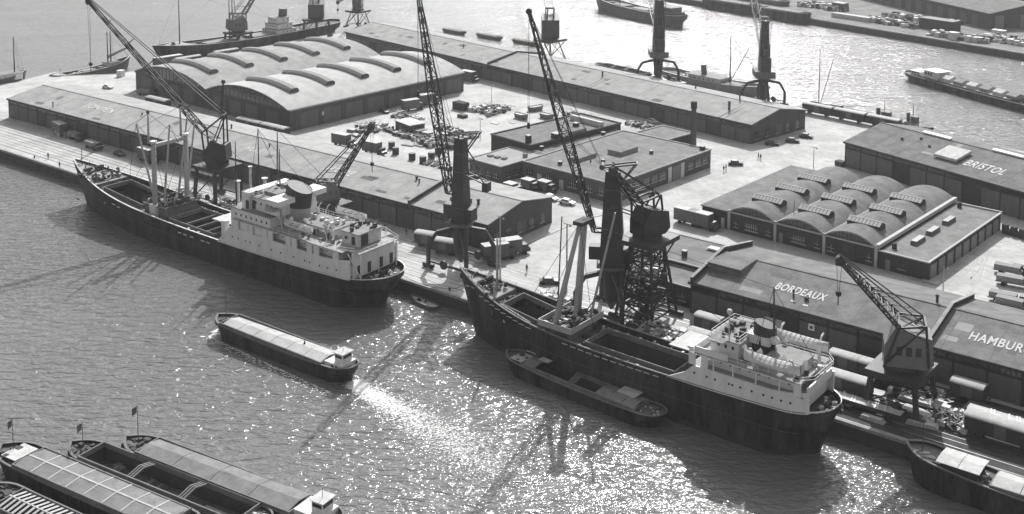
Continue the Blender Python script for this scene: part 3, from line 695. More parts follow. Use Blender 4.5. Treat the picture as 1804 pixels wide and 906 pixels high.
# ---------------------------------------------------------------- first ship (left)
s1 = thing('cargo_ship', 'large black-hulled cargo ship with white aft superstructure and two open holds, berthed at left', 'cargo ship', Q(170, -8), 180)
SHIP1 = s1
h = Hull(118, 14.6, 3.2, 8.2, 4.6, rake=6.5, counter=4, bowlen=.34, sternlen=.075, full=2.3)
h.build(s1, HULL, BOOT, DECK, 1.05, hatches=((81.5, 97.5, 7.6, .9, None), (53, 69.5, 9.4, .9, None)), cap=CREAM, holdmat=HOLD, depth=7)
# local x = 170-a ; superstructure a 123..165 -> x 47..5
zt = lambda x: 7.2 + max(0, (14-x)/14)*1.6
h.band(s1, 'white_strake', WHITE, 6.5, 44, lambda x: h.zs(x)-.25, zt, 30)
# sloping front of the strake
for sg in (1, -1):
    m = MB(); y = sg*(h.hb(46)+.03); y2 = sg*(h.hb(46)-.25)
    m.grid([[(44, y, h.zs(44)-.25), (44, y, 7.2), (48.5, y, h.zs(48)-.25)], [(44, y2, h.zs(44)-.25), (44, y2, 7.2), (48.5, y2, h.zs(48)-.25)]], True).face((44, y, h.zs(44)-.25), (44, y, 7.2), (48.5, y, h.zs(48)-.25)).build('strake_front', WHITE, s1)
portholes(s1, h, [10, 12.5, 15, 18, 19.5, 23, 27, 30, 34, 37, 38.5, 41, 43], lambda x: 5.2 + max(0, (14-x)/14)*.8)
box(7, -6.9, 4.4, 44, 6.9, 7.0).build('hull_house', WHITE, s1); box(6.5, -7.0, 7.0, 44.2, 7.0, 7.15).build('promenade_deck', DECKL, s1)
# promenade tier with openings along the side
tier(s1, 10, 41, 11.4, 7.15, 9.5, WHITE, 1.7, True, 8.0, name='promenade_house', topmat=DECKL)
m = box(0, -.12, 7.1, 1.6, .12, 9.35).mesh('promenade_screen', WHITE); m2 = box(0, -.1, 9.0, 5, .1, 9.36).mesh('promenade_header', WHITE)
for x in (9.5, 15.2, 17.3, 22.0, 23.9, 29.6, 31.5, 36.2, 37.6, 41.0):
    for sg in (1, -1): link('promenade_screen', m, s1, (x, sg*7.15, 0))
for x in (10, 16, 22, 28, 34):
    for sg in (1, -1): link('promenade_header', m2, s1, (x, sg*7.14, 0))
tier(s1, 31, 44, 13.6, 7.15, 11.9, WHITE, .25, True, 10.2, name='forward_block')
pm = MB().tube((0, -.03, 0), (0, .03, 0), .24, .24, 8).mesh('porthole', GLASS)
br_ = tier(s1, 29.5, 40.5, 10.5, 11.9, 14.9, WHITE, .3, True, 13.3, name='bridge')
box(28, -7.0, 14.74, 32, 7.0, 15.9).build('bridge_wing_screen', WHITE, s1)
box(38.5, -6.2, 11.9, 40.9, 6.2, 15.7).build('bridge_front_screen', WHITE, s1)
m = box(-.5, -.05, 0, .5, .05, 1.9).mesh('dark_doorway', HOLD)
for x, z, y in ((39, 12.1, 6.25), (37.9, 12.1, 5.29), (33.5, 12.2, 5.29)): link('dark_doorway', m, s1, (x, y, z))
# funnel: broad, raked, dark with a paler foot
f = MB(); rows = []
for z, x0, x1, hw in ((9.5, 26.8, 34, 2.4), (13.2, 26.3, 33.2, 2.3)): rows.append([(( x0+x1)/2 + (x1-x0)/2*math.cos(2*PI*k/16), hw*math.sin(2*PI*k/16), z) for k in range(16)])
fb = f.grid(rows, True).build('funnel', MASTP, s1)
rows = []
for z, x0, x1, hw in ((13.2, 26.2, 33.3, 2.4), (17.6, 25.6, 32.2, 2.3)): rows.append([((x0+x1)/2 + (x1-x0)/2*math.cos(2*PI*k/16), hw*math.sin(2*PI*k/16), z + (1.0*math.cos(2*PI*k/16) if z > 14 else 0)) for k in range(16)])
MB().grid(rows, True).face(*[(a, b, c-.15) for a, b, c in rows[-1]]).build('funnel_top', CRANE, fb)
# engine casing, after houses
tier(s1, 15.5, 26, 6.2, 9.5, 11.4, CREAM, .2, True, 10.2, name='engine_casing', front=False)
tier(s1, 7.6, 12.4, 6.6, 9.5, 12.3, CREAM, .25, False, name='after_house')
box(7.5, .6, 9.6, 7.58, 2.6, 11.9).build('dark_doorway', HOLD, s1); box(8.6, 3.31, 9.8, 9.6, 3.36, 11.5).build('dark_doorway', HOLD, s1); box(10.8, 3.31, 10.6, 11.6, 3.36, 11.3).build('window', GLASS, s1)
m = clutter(26, 13, -5.5, 26, 5.5, 9.55, 5, (.4, 1.3)); m.build('deck_gear', CANVG, s1)
m = clutter(16, 16, -2.8, 25.5, 2.8, 11.45, 8, (.4, 1.2)); m.build('casing_gear', CREAM, s1)
for x, y in ((24, 2.8), (18, -3.6), (14.5, 3.8), (14, -3.8), (26.8, 4.2), (27.5, -4)): vent_cowl(s1, x, y, 9.5, 2.1)
for x, y in ((30, 3.4), (36, -4), (36.5, 3.8)): vent_cowl(s1, x, y, 14.9, .8, .22)
# poop screen and stern deck
rail_line(MB(), [(4.5, 5, 9.5), (4.2, -5, 9.5), (10, -7.1, 9.5)]).build('guard_rail', WHITE, s1); box(5.0, -5.6, 9.2, 9.6, 5.6, 9.36).build('deck_slab', DECKL, s1)
MB().box(6.4, -6.0, 4.0, 6.9, 6.0, 9.2).build('poop_screen', WHITE, s1)
for y in (4.4, 1.5, -2, -5): MB().box(6.3, y-.45, 4.2, 6.398, y+.45, 6.4).build('dark_doorway', HOLD, s1)
MB().bar((4.9, 5.4, 4.2), (7.4, 6.6, 9.3), .16).bar((5.1, 5.2, 9.2), (5.1, 5.2, 4), .16).bar((5.1, 0, 9.2), (5.1, 0, 4), .16).bar((5.1, -5.2, 9.2), (5.1, -5.2, 4), .16).build('ladder', WHITE, s1)
winch(s1, 3.6, 0, 3.6, 1.1); clutter(12, 1.6, -2.5, 5, 2.5, 3.6, 4, (.3, .8)).build('mooring_gear', CREAM, s1); bollards(s1, ((4.6, 3.6, 3.6), (4.6, -3.6, 3.6), (2.4, 2.2, 3.6)))
# boat deck guard rails, bridge rails
rail_line(MB(), [(31, 7.3, 9.5), (9.8, 7.3, 9.5), (6, 6.0, 9.5)]).build('guard_rail', WHITE, s1)
rail_line(MB(), [(31, -7.3, 9.5), (9.8, -7.3, 9.5)]).build('guard_rail', WHITE, s1)
rail_line(MB(), [(40.4, 5.4, 14.9), (30, 5.4, 14.9), (30, -5.4, 14.9), (40.4, -5.4, 14.9)]).build('guard_rail', WHITE, s1)
# wing stations
MB().tube((43.5, 6.3, 7.2), (43.5, 6.3, 11), .9, .9, 12).build('wing_turret', WHITE, s1, (3.2, 0, -3))
# davits
dv = MB().path([(0, 0, 0), (0, .1, 1.6), (0, .7, 2.6), (0, 1.3, 2.9)], .11, 6).mesh('davit', WHITE)
for x in (15, 20.5, 26.5, 29):
    link('davit', dv, s1, (x, 5.2, 9.5)); o_ = link('davit', dv, s1, (x, -5.2, 9.5)); o_.rotation_euler.z = PI
# kingposts forward mast house at a 85..98 -> x 74..79
mh = box(71.2, -4.6, 2.5, 79.5, 4.6, 4.9).build('mast_house', COAM, s1); box(70.8, -5.0, 4.9, 80, 5.0, 5.05).build('mast_house_top', STEEL, s1)
rail_line(MB(), [(70.9, 5, 5.05), (79.9, 5, 5.05), (79.9, -5, 5.05), (70.9, -5, 5.05), (70.9, 5, 5.05)]).build('guard_rail', STEEL, s1)
for sg in (1, -1): MB().box(74, sg*4.6-.9, 2.4, 76.4, sg*4.6+.9, 5.4).build('kingpost_base', WHITE, s1)
K1 = [(75.2, 4.6), (75.2, -4.6)]
for x, y in K1:
    k = mast(s1, x, y, 2.4, 20.5, .64, .58, 'kingpost'); MB().tube((x, y, 20.5), (x, y, 20.9), .85, .85, 10).build('kingpost_cap', WHITE, k)
    tm = mast(s1, x+1.6, y+.2, 20.0, 27.6, .32, .2, 'topmast', MASTP); MB().ball((x+1.6, y+.2, 27.7), .45, 8).build('topmast_cap', STEEL, tm)
MB().box(74.7, -4.6, 19.4, 75.7, 4.6, 20.2).build('cross_beam', MASTP, s1)
for (x, y), (tx, ty, tz) in (((77, 3.4), (80.5, 5.6, 24.5)), ((77, -3.4), (76, -5.8, 24.8)), ((73.6, 3.2), (72, 2.2, 25)), ((73.6, -3.2), (71.8, -5.0, 25.2))):
    MB().tube((x, y, 5.6), (tx, ty, tz), .3, .2, 8).build('derrick_boom', MASTP, s1)
for i, (x, y) in enumerate(((77.9, 2.2), (77.9, -2.2), (72.6, 2.2), (72.6, -2.2), (78.6, 0), (72, 0))): winch(s1, x, y, 5.05, .9)
clutter(30, 71.5, -4.3, 79.3, 4.3, 5.06, 11, (.3, .9)).build('winch_gear', STEEL, s1)
clutter(14, 71.5, -4.3, 79.3, 4.3, 5.08, 21, (.3, .9)).build('pale_winch_gear', CREAM, s1)
stays(s1, [((76.8, 4.8, 27.4), (115, 0, 8)), ((76.8, -4.4, 27.4), (115, 0, 8)), ((76.8, 4.8, 27.4), (43, 3, 15)), ((76.8, -4.4, 27.4), (43, -3, 15)), ((80.5, 5.6, 24.5), (76.8, 4.8, 27.4)), ((75.2, 4.6, 20), (66, 7, 3.6)), ((75.2, -4.6, 20), (66, -7, 3.6)), ((75.2, 4.6, 20), (86, 6.8, 4)), ((75.2, -4.6, 20), (86, -6.6, 4))])
h.strake(s1, .38, HULLG, .05); h.strake(s1, .62, STEEL, .05)
stays(s1, [((75.2, 4.6, 20.4), (x_, y_, z_)) for x_, y_, z_ in ((72, 2.2, 25), (80.5, 5.6, 24.5), (97, 6, 5), (62, 7, 3.6))] + [((75.2, -4.6, 20.4), (x_, y_, z_)) for x_, y_, z_ in ((71.8, -5, 25.2), (76, -5.8, 24.8), (97, -6, 5), (62, -7, 3.6))] + [((80.5, 5.6, 24.5), (90, 2, 6)), ((72, 2.2, 25), (60, 0, 5)), ((40.2, -3.6, 27.6), (12, -4, 12)), ((40.2, -3.6, 27.6), (44, -6, 9))])
rr_ = MB()
for sg in (1, -1): rail_line(rr_, [(x_, sg*(h.hb(x_)-.1), h.zs(x_)) for x_ in (100, 104, 108, 112, 115.5)], .9)
rr_.build('guard_rail', CREAM, s1)
for a_, b_ in ((50, 53), (69.8, 71), (98, 100)): clutter(14, a_, -6, b_, 6, h.zs((a_+b_)/2)-1.05, int(a_), (.3, .9)).build('deck_gear', STEEL, s1)
for sg in (1, -1): clutter(26, 52, sg*6.2-.5, 98, sg*6.2+.5, 2.3, 70+sg, (.2, .7)).build('side_deck_gear', CREAM, s1)
for x_ in (56, 60, 64): box(x_, -4.7, 2.3, x_+.3, 4.7, 2.8).build('hatch_beam', COAM, s1)
# forecastle
FX = 100.5
zf = lambda x: h.zs(x) - .15
m = MB(); xs = [FX + (117.2-FX)*i/12 for i in range(13)]
zd = lambda x: h.zs(x) - .4
for a, b_ in zip(xs, xs[1:]): m.face((a, -h.hb(a)+.3, zd(a)), (b_, -max(0, h.hb(b_)-.3), zd(b_)), (b_, max(0, h.hb(b_)-.3), zd(b_)), (a, h.hb(a)-.3, zd(a)))
m.build('forecastle_deck', DECKL, s1)
MB().box(FX-.3, -h.hb(FX)+.35, h.zs(FX)-1.1, FX, h.hb(FX)-.35, h.zs(FX)-.4).build('forecastle_bulkhead', COAM, s1)
for y in (3.6, 0, -3.6): box(FX-.42, y-.5, h.zs(FX)-1.0, FX-.302, y+.5, 5.2).build('dark_doorway', HOLD, s1)
winch(s1, 108.5, 1.6, zd(108), 1.2); winch(s1, 108.5, -1.6, zd(108), 1.2); bollards(s1, ((113, 1.6, zd(113)), (113, -1.6, zd(113)), (104, 4.2, zd(104)), (104, -4.2, zd(104))))
clutter(34, 101.5, -4.5, 110.5, 4.5, zd(103.5), 31, (.3, 1.2)).build('anchor_gear', STEEL, s1); clutter(14, 101.5, -4, 109, 3, zd(103), 33, (.3, .9)).build('pale_deck_gear', CREAM, s1)
for x, y in ((102, 3.2), (102.3, 1), (102, -1.4), (102.2, -3.4)): vent_cowl(s1, x, y, zd(102), 1.6, .3, COAM, 1)
MB().tube((111, 6, 4.6), (111, 6.6, 3.2), .1).box(110.4, 2.9, -1, 111.6, 3.2, -.8).build('anchor', STEEL, s1)
mast(s1, 113.5, 0, 5.9, 11.5, .12, .08, 'jackstaff', STEEL)
# aft signal masts and forward samson posts on the bridge front
for x, y, zb, zt_, r_ in ((44.6, 3.6, 4, 16.4, .42), (42.6, -2.4, 4, 16, .45), (41.6, 2.5, 14.9, 20, .3)): 
    k = mast(s1, x+.8, y, zb, zt_, r_, r_*.9, 'samson_post', CREAM); MB().tube((x+.8, y, zt_), (x+.8, y, zt_+.2), r_*1.7, r_*1.7, 8).build('post_cap', CREAM, k)
for x, y, zb, zt_ in ((43.5, 5.6, 14, 26.2), (40.2, -3.6, 14.9, 27.8), (42.0, .4, 14.9, 28.4), (37.5, -1.8, 14.9, 24)): mast(s1, x, y, zb-2, zt_, .2, .1, 'signal_mast', STEEL)
stays(s1, [((42, .4, 28.2), (17, 0, 12)), ((42, .4, 28.2), (40, 5, 15)), ((42, .4, 28.2), (40, -5, 15))])
MB().path([(36 + 2.6*math.cos(2*PI*k/12), -3.2 + 1.6*math.sin(2*PI*k/12), 16.2) for k in range(13)], .06, 4).build('canopy_ring', STEEL, s1)
box(34.2, -4.6, 14.95, 37.2, -1.9, 16).build('chart_house', CANVG, s1)
MB().box(33.2, -1.3, 14.9, 39, 2.7, 15.6).build('wheelhouse_roof', TOPM, s1)
clutter(22, 30.5, -4.6, 40, 4.6, 14.92, 41, (.3, 1.0)).build('bridge_gear', STEEL, s1); clutter(12, 8, -2.8, 12, 2.8, 12.32, 42, (.3, .9)).build('roof_gear', STEEL, s1); clutter(26, 10, -6.6, 30, 6.6, 9.56, 43, (.3, .9)).build('dark_deck_gear', STEEL, s1)
clutter(14, 16, -5.5, 20, 5, 12.95, 44, (.2, .8)).build('wing_gear', STEEL, s1) if False else None
m = MB().box(0, -.03, 0, 1.3, .03, .3).mesh('scupper', CREAM)
for x in (51, 53, 57, 59.5, 61.5, 86, 88.3): link('scupper', m, s1, (x, h.hb(x)+.03, h.zs(x)-1.5))
def on(ship_a, ship_b, x, y, z): return Q(ship_a - x, ship_b - y, z)
lifeboat(None, 'open white lifeboat on the near side of the left cargo ship, under its davits', on(170, -8, 22.5, 6.2, 10.9), 180, 8.4, False)
lifeboat(None, 'open white lifeboat on the quay side of the left cargo ship, behind the funnel', on(170, -8, 19.5, -6.2, 11.2), 180, 9.2, False)
lifeboat(None, 'small white boat on the left cargo ship beside the bridge block', on(170, -8, 31.5, 5.4, 12.1), 180, 5, True)
single(MB().prism([(-4.6, 6), (4.6, 6), (4.6, 6.25), (-4.6, 6.25)], 0, 6.4), 'awning', CANV, 'white canvas awning beside the bridge of the left cargo ship', 'awning', on(170, -8, 50.5, -2.5, -1.2), 180)

# ---------------------------------------------------------------- second ship (right)
s2 = thing('cargo_ship', 'black-hulled coaster with a bipod mast and long white aft superstructure, berthed at right', 'cargo ship', Q(263.6, -6.6), 180)
h2 = Hull(78, 12.0, 4.6, 9.6, 5.6, rake=4.5, counter=3.2, bowlen=.36, sternlen=.09, full=2.3, wlz=-3.8)
h2.build(s2, HULL, BOOT, DECK, 1.0, hatches=((55.5, 64.5, 6.4, .9, None), (27.5, 45.5, 6.8, .9, None)), cap=COAM, depth=7)
h2.band(s2, 'white_strake', WHITE, 2.9, 22.5, lambda x: h2.zs(x)-.2, lambda x: 7.9 + max(0, 9-x)*.12, 24)
for sg in (1, -1):
    y = sg*(h2.hb(24)+.03); y2 = sg*(h2.hb(24)-.25)
    MB().grid([[(22.5, y, h2.zs(22)-.2), (22.5, y, 7.9), (24.2, y, 6.3), (27.5, y, h2.zs(27)-.1)], [(22.5, y2, h2.zs(22)-.2), (22.5, y2, 7.9), (24.2, y2, 6.3), (27.5, y2, h2.zs(27)-.1)]], True).face((22.5, y, h2.zs(22)-.2), (22.5, y, 7.9), (24.2, y, 6.3), (27.5, y, h2.zs(27)-.1)).build('strake_front', WHITE, s2)
portholes(s2, h2, [5.5, 7, 8.5, 10, 12, 14, 15.4, 16, 18.5, 20, 22.3], lambda x: 6.7)
box(4.2, -5.4, 5, 22.5, 5.4, 7.8).build('hull_house', WHITE, s2); box(3.6, -5.7, 7.8, 23.2, 5.7, 7.94).build('promenade_deck', DECKL, s2)
tier(s2, 5.5, 20.5, 8.6, 7.94, 10.1, WHITE, 1.5, True, 8.8, name='promenade_house', topmat=DECKL)
m = box(-.1, -.1, 7.94, .1, .1, 10.0).mesh('deck_pillar', WHITE); m2 = box(0, -.12, 7.94, 1.2, .12, 10.0).mesh('promenade_screen', WHITE)
for x in (7.5, 11.5, 15.5, 19):
    for sg in (1, -1): link('deck_pillar', m, s2, (x, sg*5.7, 0))
for x in (3.9, 20.0, 22.3):
    for sg in (1, -1): link('promenade_screen', m2, s2, (x, sg*5.72, 0))
for sg in (1, -1): box(4, sg*5.7-.06, 9.7, 22, sg*5.7+.06, 10.0).build('promenade_header', WHITE, s2)
box(16.5, -5.8, 9.95, 22.6, 5.8, 10.12).build('deck_slab', DECKL, s2)
fz = MB()
for sg in (1, -1): fz.box(16.5, sg*5.75-.08, 10.12, 22.4, sg*5.75+.08, 11.2)
fz.box(22.3, -5.7, 10.12, 22.5, 5.7, 11.3).build('bridge_deck_screen', WHITE, s2)
tier(s2, 15.6, 20.6, 7.6, 10.12, 12.9, WHITE, .5, True, 11.4, name='wheelhouse', step=1.3)
MB().box(17.4, -5.8, 12.8, 20.2, -4.4, 12.95).box(17.4, 4.4, 12.8, 20.2, 5.8, 12.95).build('wing_roof', TOPM, s2); clutter(18, 16, -3.4, 20, 3.4, 12.92, 45, (.3, .9)).build('roof_gear', STEEL, s2); MB().tube((18.5, 1.5, 12.9), (18.5, 1.5, 16.5), .12).ball((18.5, 1.5, 16.6), .5, 8).build('signal_mast', CREAM, s2)
rail_line(MB(), [(20.4, 4.0, 12.95), (15.4, 4.0, 12.95), (15.4, -4.0, 12.95), (20.4, -4, 12.95), (20.4, 4, 12.95)]).build('guard_rail', WHITE, s2)
rail_line(MB(), [(16.4, 5.85, 10.1), (4.2, 5.6, 10.1), (2.6, 3.6, 10.1), (2.6, -3.6, 10.1), (4.2, -5.6, 10.1), (16.4, -5.8, 10.1)]).build('guard_rail', WHITE, s2)
MB().tube((23.6, 4.6, 7.6), (23.6, 4.6, 10.2), .45, .45, 10).tube((23.6, 4.6, 10.2), (23.6, 4.6, 10.6), .8, .7, 12).build('searchlight_stand', WHITE, s2)
MB().prism([(-5, 8.0), (2, 8.0), (2, 8.15), (-5, 8.15)], 24.2, 29.5).build('white_awning', CANV, s2)
rows = []
for z, x0, x1, hw in ((10.1, 11.4, 15.4, 1.7), (15.4, 11.2, 14.9, 1.55)): rows.append([((x0+x1)/2 + (x1-x0)/2*math.cos(2*PI*k/16), -.6 + hw*math.sin(2*PI*k/16), z + (.4*math.cos(2*PI*k/16) if z > 14 else 0)) for k in range(16)])
fb = MB().grid(rows, True).face(*[(a, b, c-.1) for a, b, c in rows[-1]]).build('funnel', CRANE, s2)
MB().prism([(-1.5, 12.2), (1.0, 12.2), (1.0, 13.6), (-1.5, 13.6)], 11.6, 15.6).build('funnel_band', CREAM, fb)
tier(s2, 5.5, 11.2, 4.6, 10.1, 11.6, CREAM, .2, False, name='engine_casing')
clutter(24, 3, -4.8, 12, 4.8, 10.15, 51, (.3, 1.0)).build('deck_gear', CREAM, s2); clutter(16, 3.5, -4.6, 16, 4.6, 10.15, 52, (.3, 1.0)).build('dark_deck_gear', STEEL, s2)
for x, y in ((12, 3.0), (10.5, -3), (4.6, 2.4), (4.6, -2.6), (8, 2.8), (14.6, 3.2)): vent_cowl(s2, x, y, 10.1, 1.9)
MB().tube((11.2, 0, 11.6), (11.5, 0, 22), .22, .1, 8).build('after_mast', STEEL, s2)
MB().ball((11.2, 0, 13.2), .9, 10, .8).build('mast_platform', CREAM, s2)
box(3.2, -4.6, 7.9, 3.5, 4.6, 9.2).build('after_screen', WHITE, s2); box(4.0, -4.4, 5.2, 4.18, 4.4, 7.8).build('poop_screen', WHITE, s2)
winch(s2, 1.9, 0, 4.75, .9); bollards(s2, ((2.4, 2.8, 4.75), (2.4, -2.8, 4.75), (1.2, 1.2, 4.8))); clutter(9, .9, -2.2, 3, 2.2, 4.75, 53, (.3, .9)).build('mooring_gear', CREAM, s2)
c_ = MB()
for sg in (1, -1): c_.grid([[(x, sg*(h2.hb(x)+.07), h2.zs(x)+.0), (x, sg*(h2.hb(x)+.07), h2.zs(x)+.18), (x, sg*max(0, h2.hb(x)-.25), h2.zs(x)+.18)] for x in [0, .2, .5, 1, 1.7, 2.6, 3.4]])
c_.build('white_stern_rail', WHITE, s2)
for x in (5.6, 12.5):
    for sg in (1, -1):
        d_ = MB().path([(x, sg*4.6, 10.1), (x, sg*4.7, 12.2), (x, sg*5.6, 13.4), (x, sg*6.4, 13.7)], .16, 6).build('davit', WHITE, s2)
lifeboat(None, 'big covered lifeboat on the near side of the right-hand coaster', on(263.6, -6.6, 9.2, 4.9, 11.0), 180, 9.6, True)
lifeboat(None, 'big covered lifeboat on the quay side of the right-hand coaster', on(263.6, -6.6, 8.8, -4.9, 11.4), 180, 9.6, True)
h2.strake(s2, .4, HULLG, .05)
for a_, b_ in ((24, 27), (45.8, 48), (64.8, 66.5)): clutter(14, a_, -5, b_, 5, h2.zs((a_+b_)/2)-1.0, int(a_)+9, (.3, .9)).build('deck_gear', STEEL, s2)
for sg in (1, -1): clutter(24, 28, sg*4.8-.4, 64, sg*4.8+.4, 3.7, 80+sg, (.2, .6)).build('side_deck_gear', CREAM, s2)
rr_ = MB()
for sg in (1, -1): rail_line(rr_, [(x_, sg*(h2.hb(x_)-.1), h2.zs(x_)) for x_ in (67, 70, 73, 76)], .9)
rr_.build('guard_rail', CREAM, s2)
# bipod mast and derricks
mh = box(48.4, -4.4, 3.6, 54, 4.4, 5.6).build('mast_house', COAM, s2); box(47.6, -5.2, 5.6, 54.8, 5.2, 5.8).build('mast_house_top', STEEL, s2)
MB().box(47.5, 5.05, 5.8, 54.9, 5.2, 6.9).box(54.75, -5.2, 5.8, 54.9, 5.05, 6.9).box(47.5, -5.2, 5.8, 47.65, 5.05, 6.9).build('mast_house_screen', MASTP, s2)
for y0, y1 in ((4.4, .9), (-3.6, -.9)): MB().tube((52.3, y0, 3.8), (48.8, y1, 25), .6, .38, 10).build('bipod_leg', MASTP, s2, smooth=True)
MB().tube((51.5, -1.5, 4), (49, -.2, 25.2), .42, .3, 8).build('bipod_leg', MASTP, s2)
MB().box(47.8, -1.7, 24.6, 49.8, 1.7, 25.3).build('mast_head', STEEL, s2)
MB().tube((48.6, -2.4, 6.2), (43.6, -2.6, 27.0), .26, .18, 8).build('derrick_boom', MASTP, s2)
MB().tube((52.6, 2.4, 6.2), (53.0, .6, 25.2), .16, .12, 6).build('derrick_boom', STEEL, s2)
MB().tube((48.4, 3.4, 6.2), (41.5, 5.6, 15), .14, .1, 6).build('derrick_boom', STEEL, s2)
for x, y in ((53.4, 2), (53.4, -2), (49, 2.2), (49, -2.2), (51, 3.4), (51, -3.6)): winch(s2, x, y, 5.8, .9)
clutter(30, 48, -4.4, 54.4, 4.4, 5.82, 61, (.3, 1.0)).build('winch_gear', STEEL, s2); clutter(14, 48, -4.4, 54.4, 4.4, 5.84, 62, (.3, .9)).build('pale_winch_gear', CREAM, s2)
stays(s2, [((48.8, 0, 25.2), (76, 0, 9.4)), ((48.8, 0, 25.2), (18, 0, 13)), ((43.6, -2.6, 27), (48.8, 0, 25.3)), ((48.8, .9, 25), (60, 5.4, 5)), ((48.8, .9, 25), (42, 5.6, 5)), ((48.8, -.9, 25), (60, -5.4, 5)), ((11.5, 0, 21.8), (48.8, 0, 25)), ((11.5, 0, 21.8), (3, 0, 10)), ((11.5, 0, 21.8), (13, 5, 10.2)), ((11.5, 0, 21.8), (13, -5, 10.2))])
m = MB(); xs = [67 + 10.4*i/10 for i in range(11)]
zd2 = lambda x: h2.zs(x) - .3
for a, b_ in zip(xs, xs[1:]): m.face((a, -h2.hb(a)+.3, zd2(a)), (b_, -max(0, h2.hb(b_)-.3), zd2(b_)), (b_, max(0, h2.hb(b_)-.3), zd2(b_)), (a, h2.hb(a)-.3, zd2(a)))
m.build('forecastle_deck', DECKL, s2)
box(66.7, -h2.hb(67)+.35, 4, 67, h2.hb(67)-.35, zd2(67)).build('forecastle_bulkhead', COAM, s2)
winch(s2, 71.6, 1.2, zd2(71.6), 1); winch(s2, 71.6, -1.2, zd2(71.6), 1); clutter(30, 67.6, -3.5, 73.5, 3.5, zd2(69.5), 63, (.3, 1.0)).build('anchor_gear', STEEL, s2); clutter(16, 68, -3, 73, 3, zd2(69.5), 64, (.2, .6)).build('pale_deck_gear', CREAM, s2)
bollards(s2, ((74.5, .9, zd2(74.5)), (74.5, -.9, zd2(74.5)), (68.4, 3.6, zd2(68.4))))
mast(s2, 68.5, 0, 7.4, 17.5, .28, .18, 'foremast', MASTP)
mast(s2, 66.4, 3.5, 4, 10.5, .2, .16, 'samson_post', MASTP)
rail_line(MB(), [(64, h2.hb(64)-.1, h2.zs(64)), (56, 5.9, h2.zs(56))], .6).build('guard_rail', CREAM, s2)
m = MB().box(0, -.03, 0, 1.2, .03, .16).mesh('scupper', CREAM)
for x in [29+1.7*k for k in range(12)] + [56+1.6*k for k in range(9)]: link('scupper', m, s2, (x, h2.hb(x)+.02, h2.zs(x)-.75))

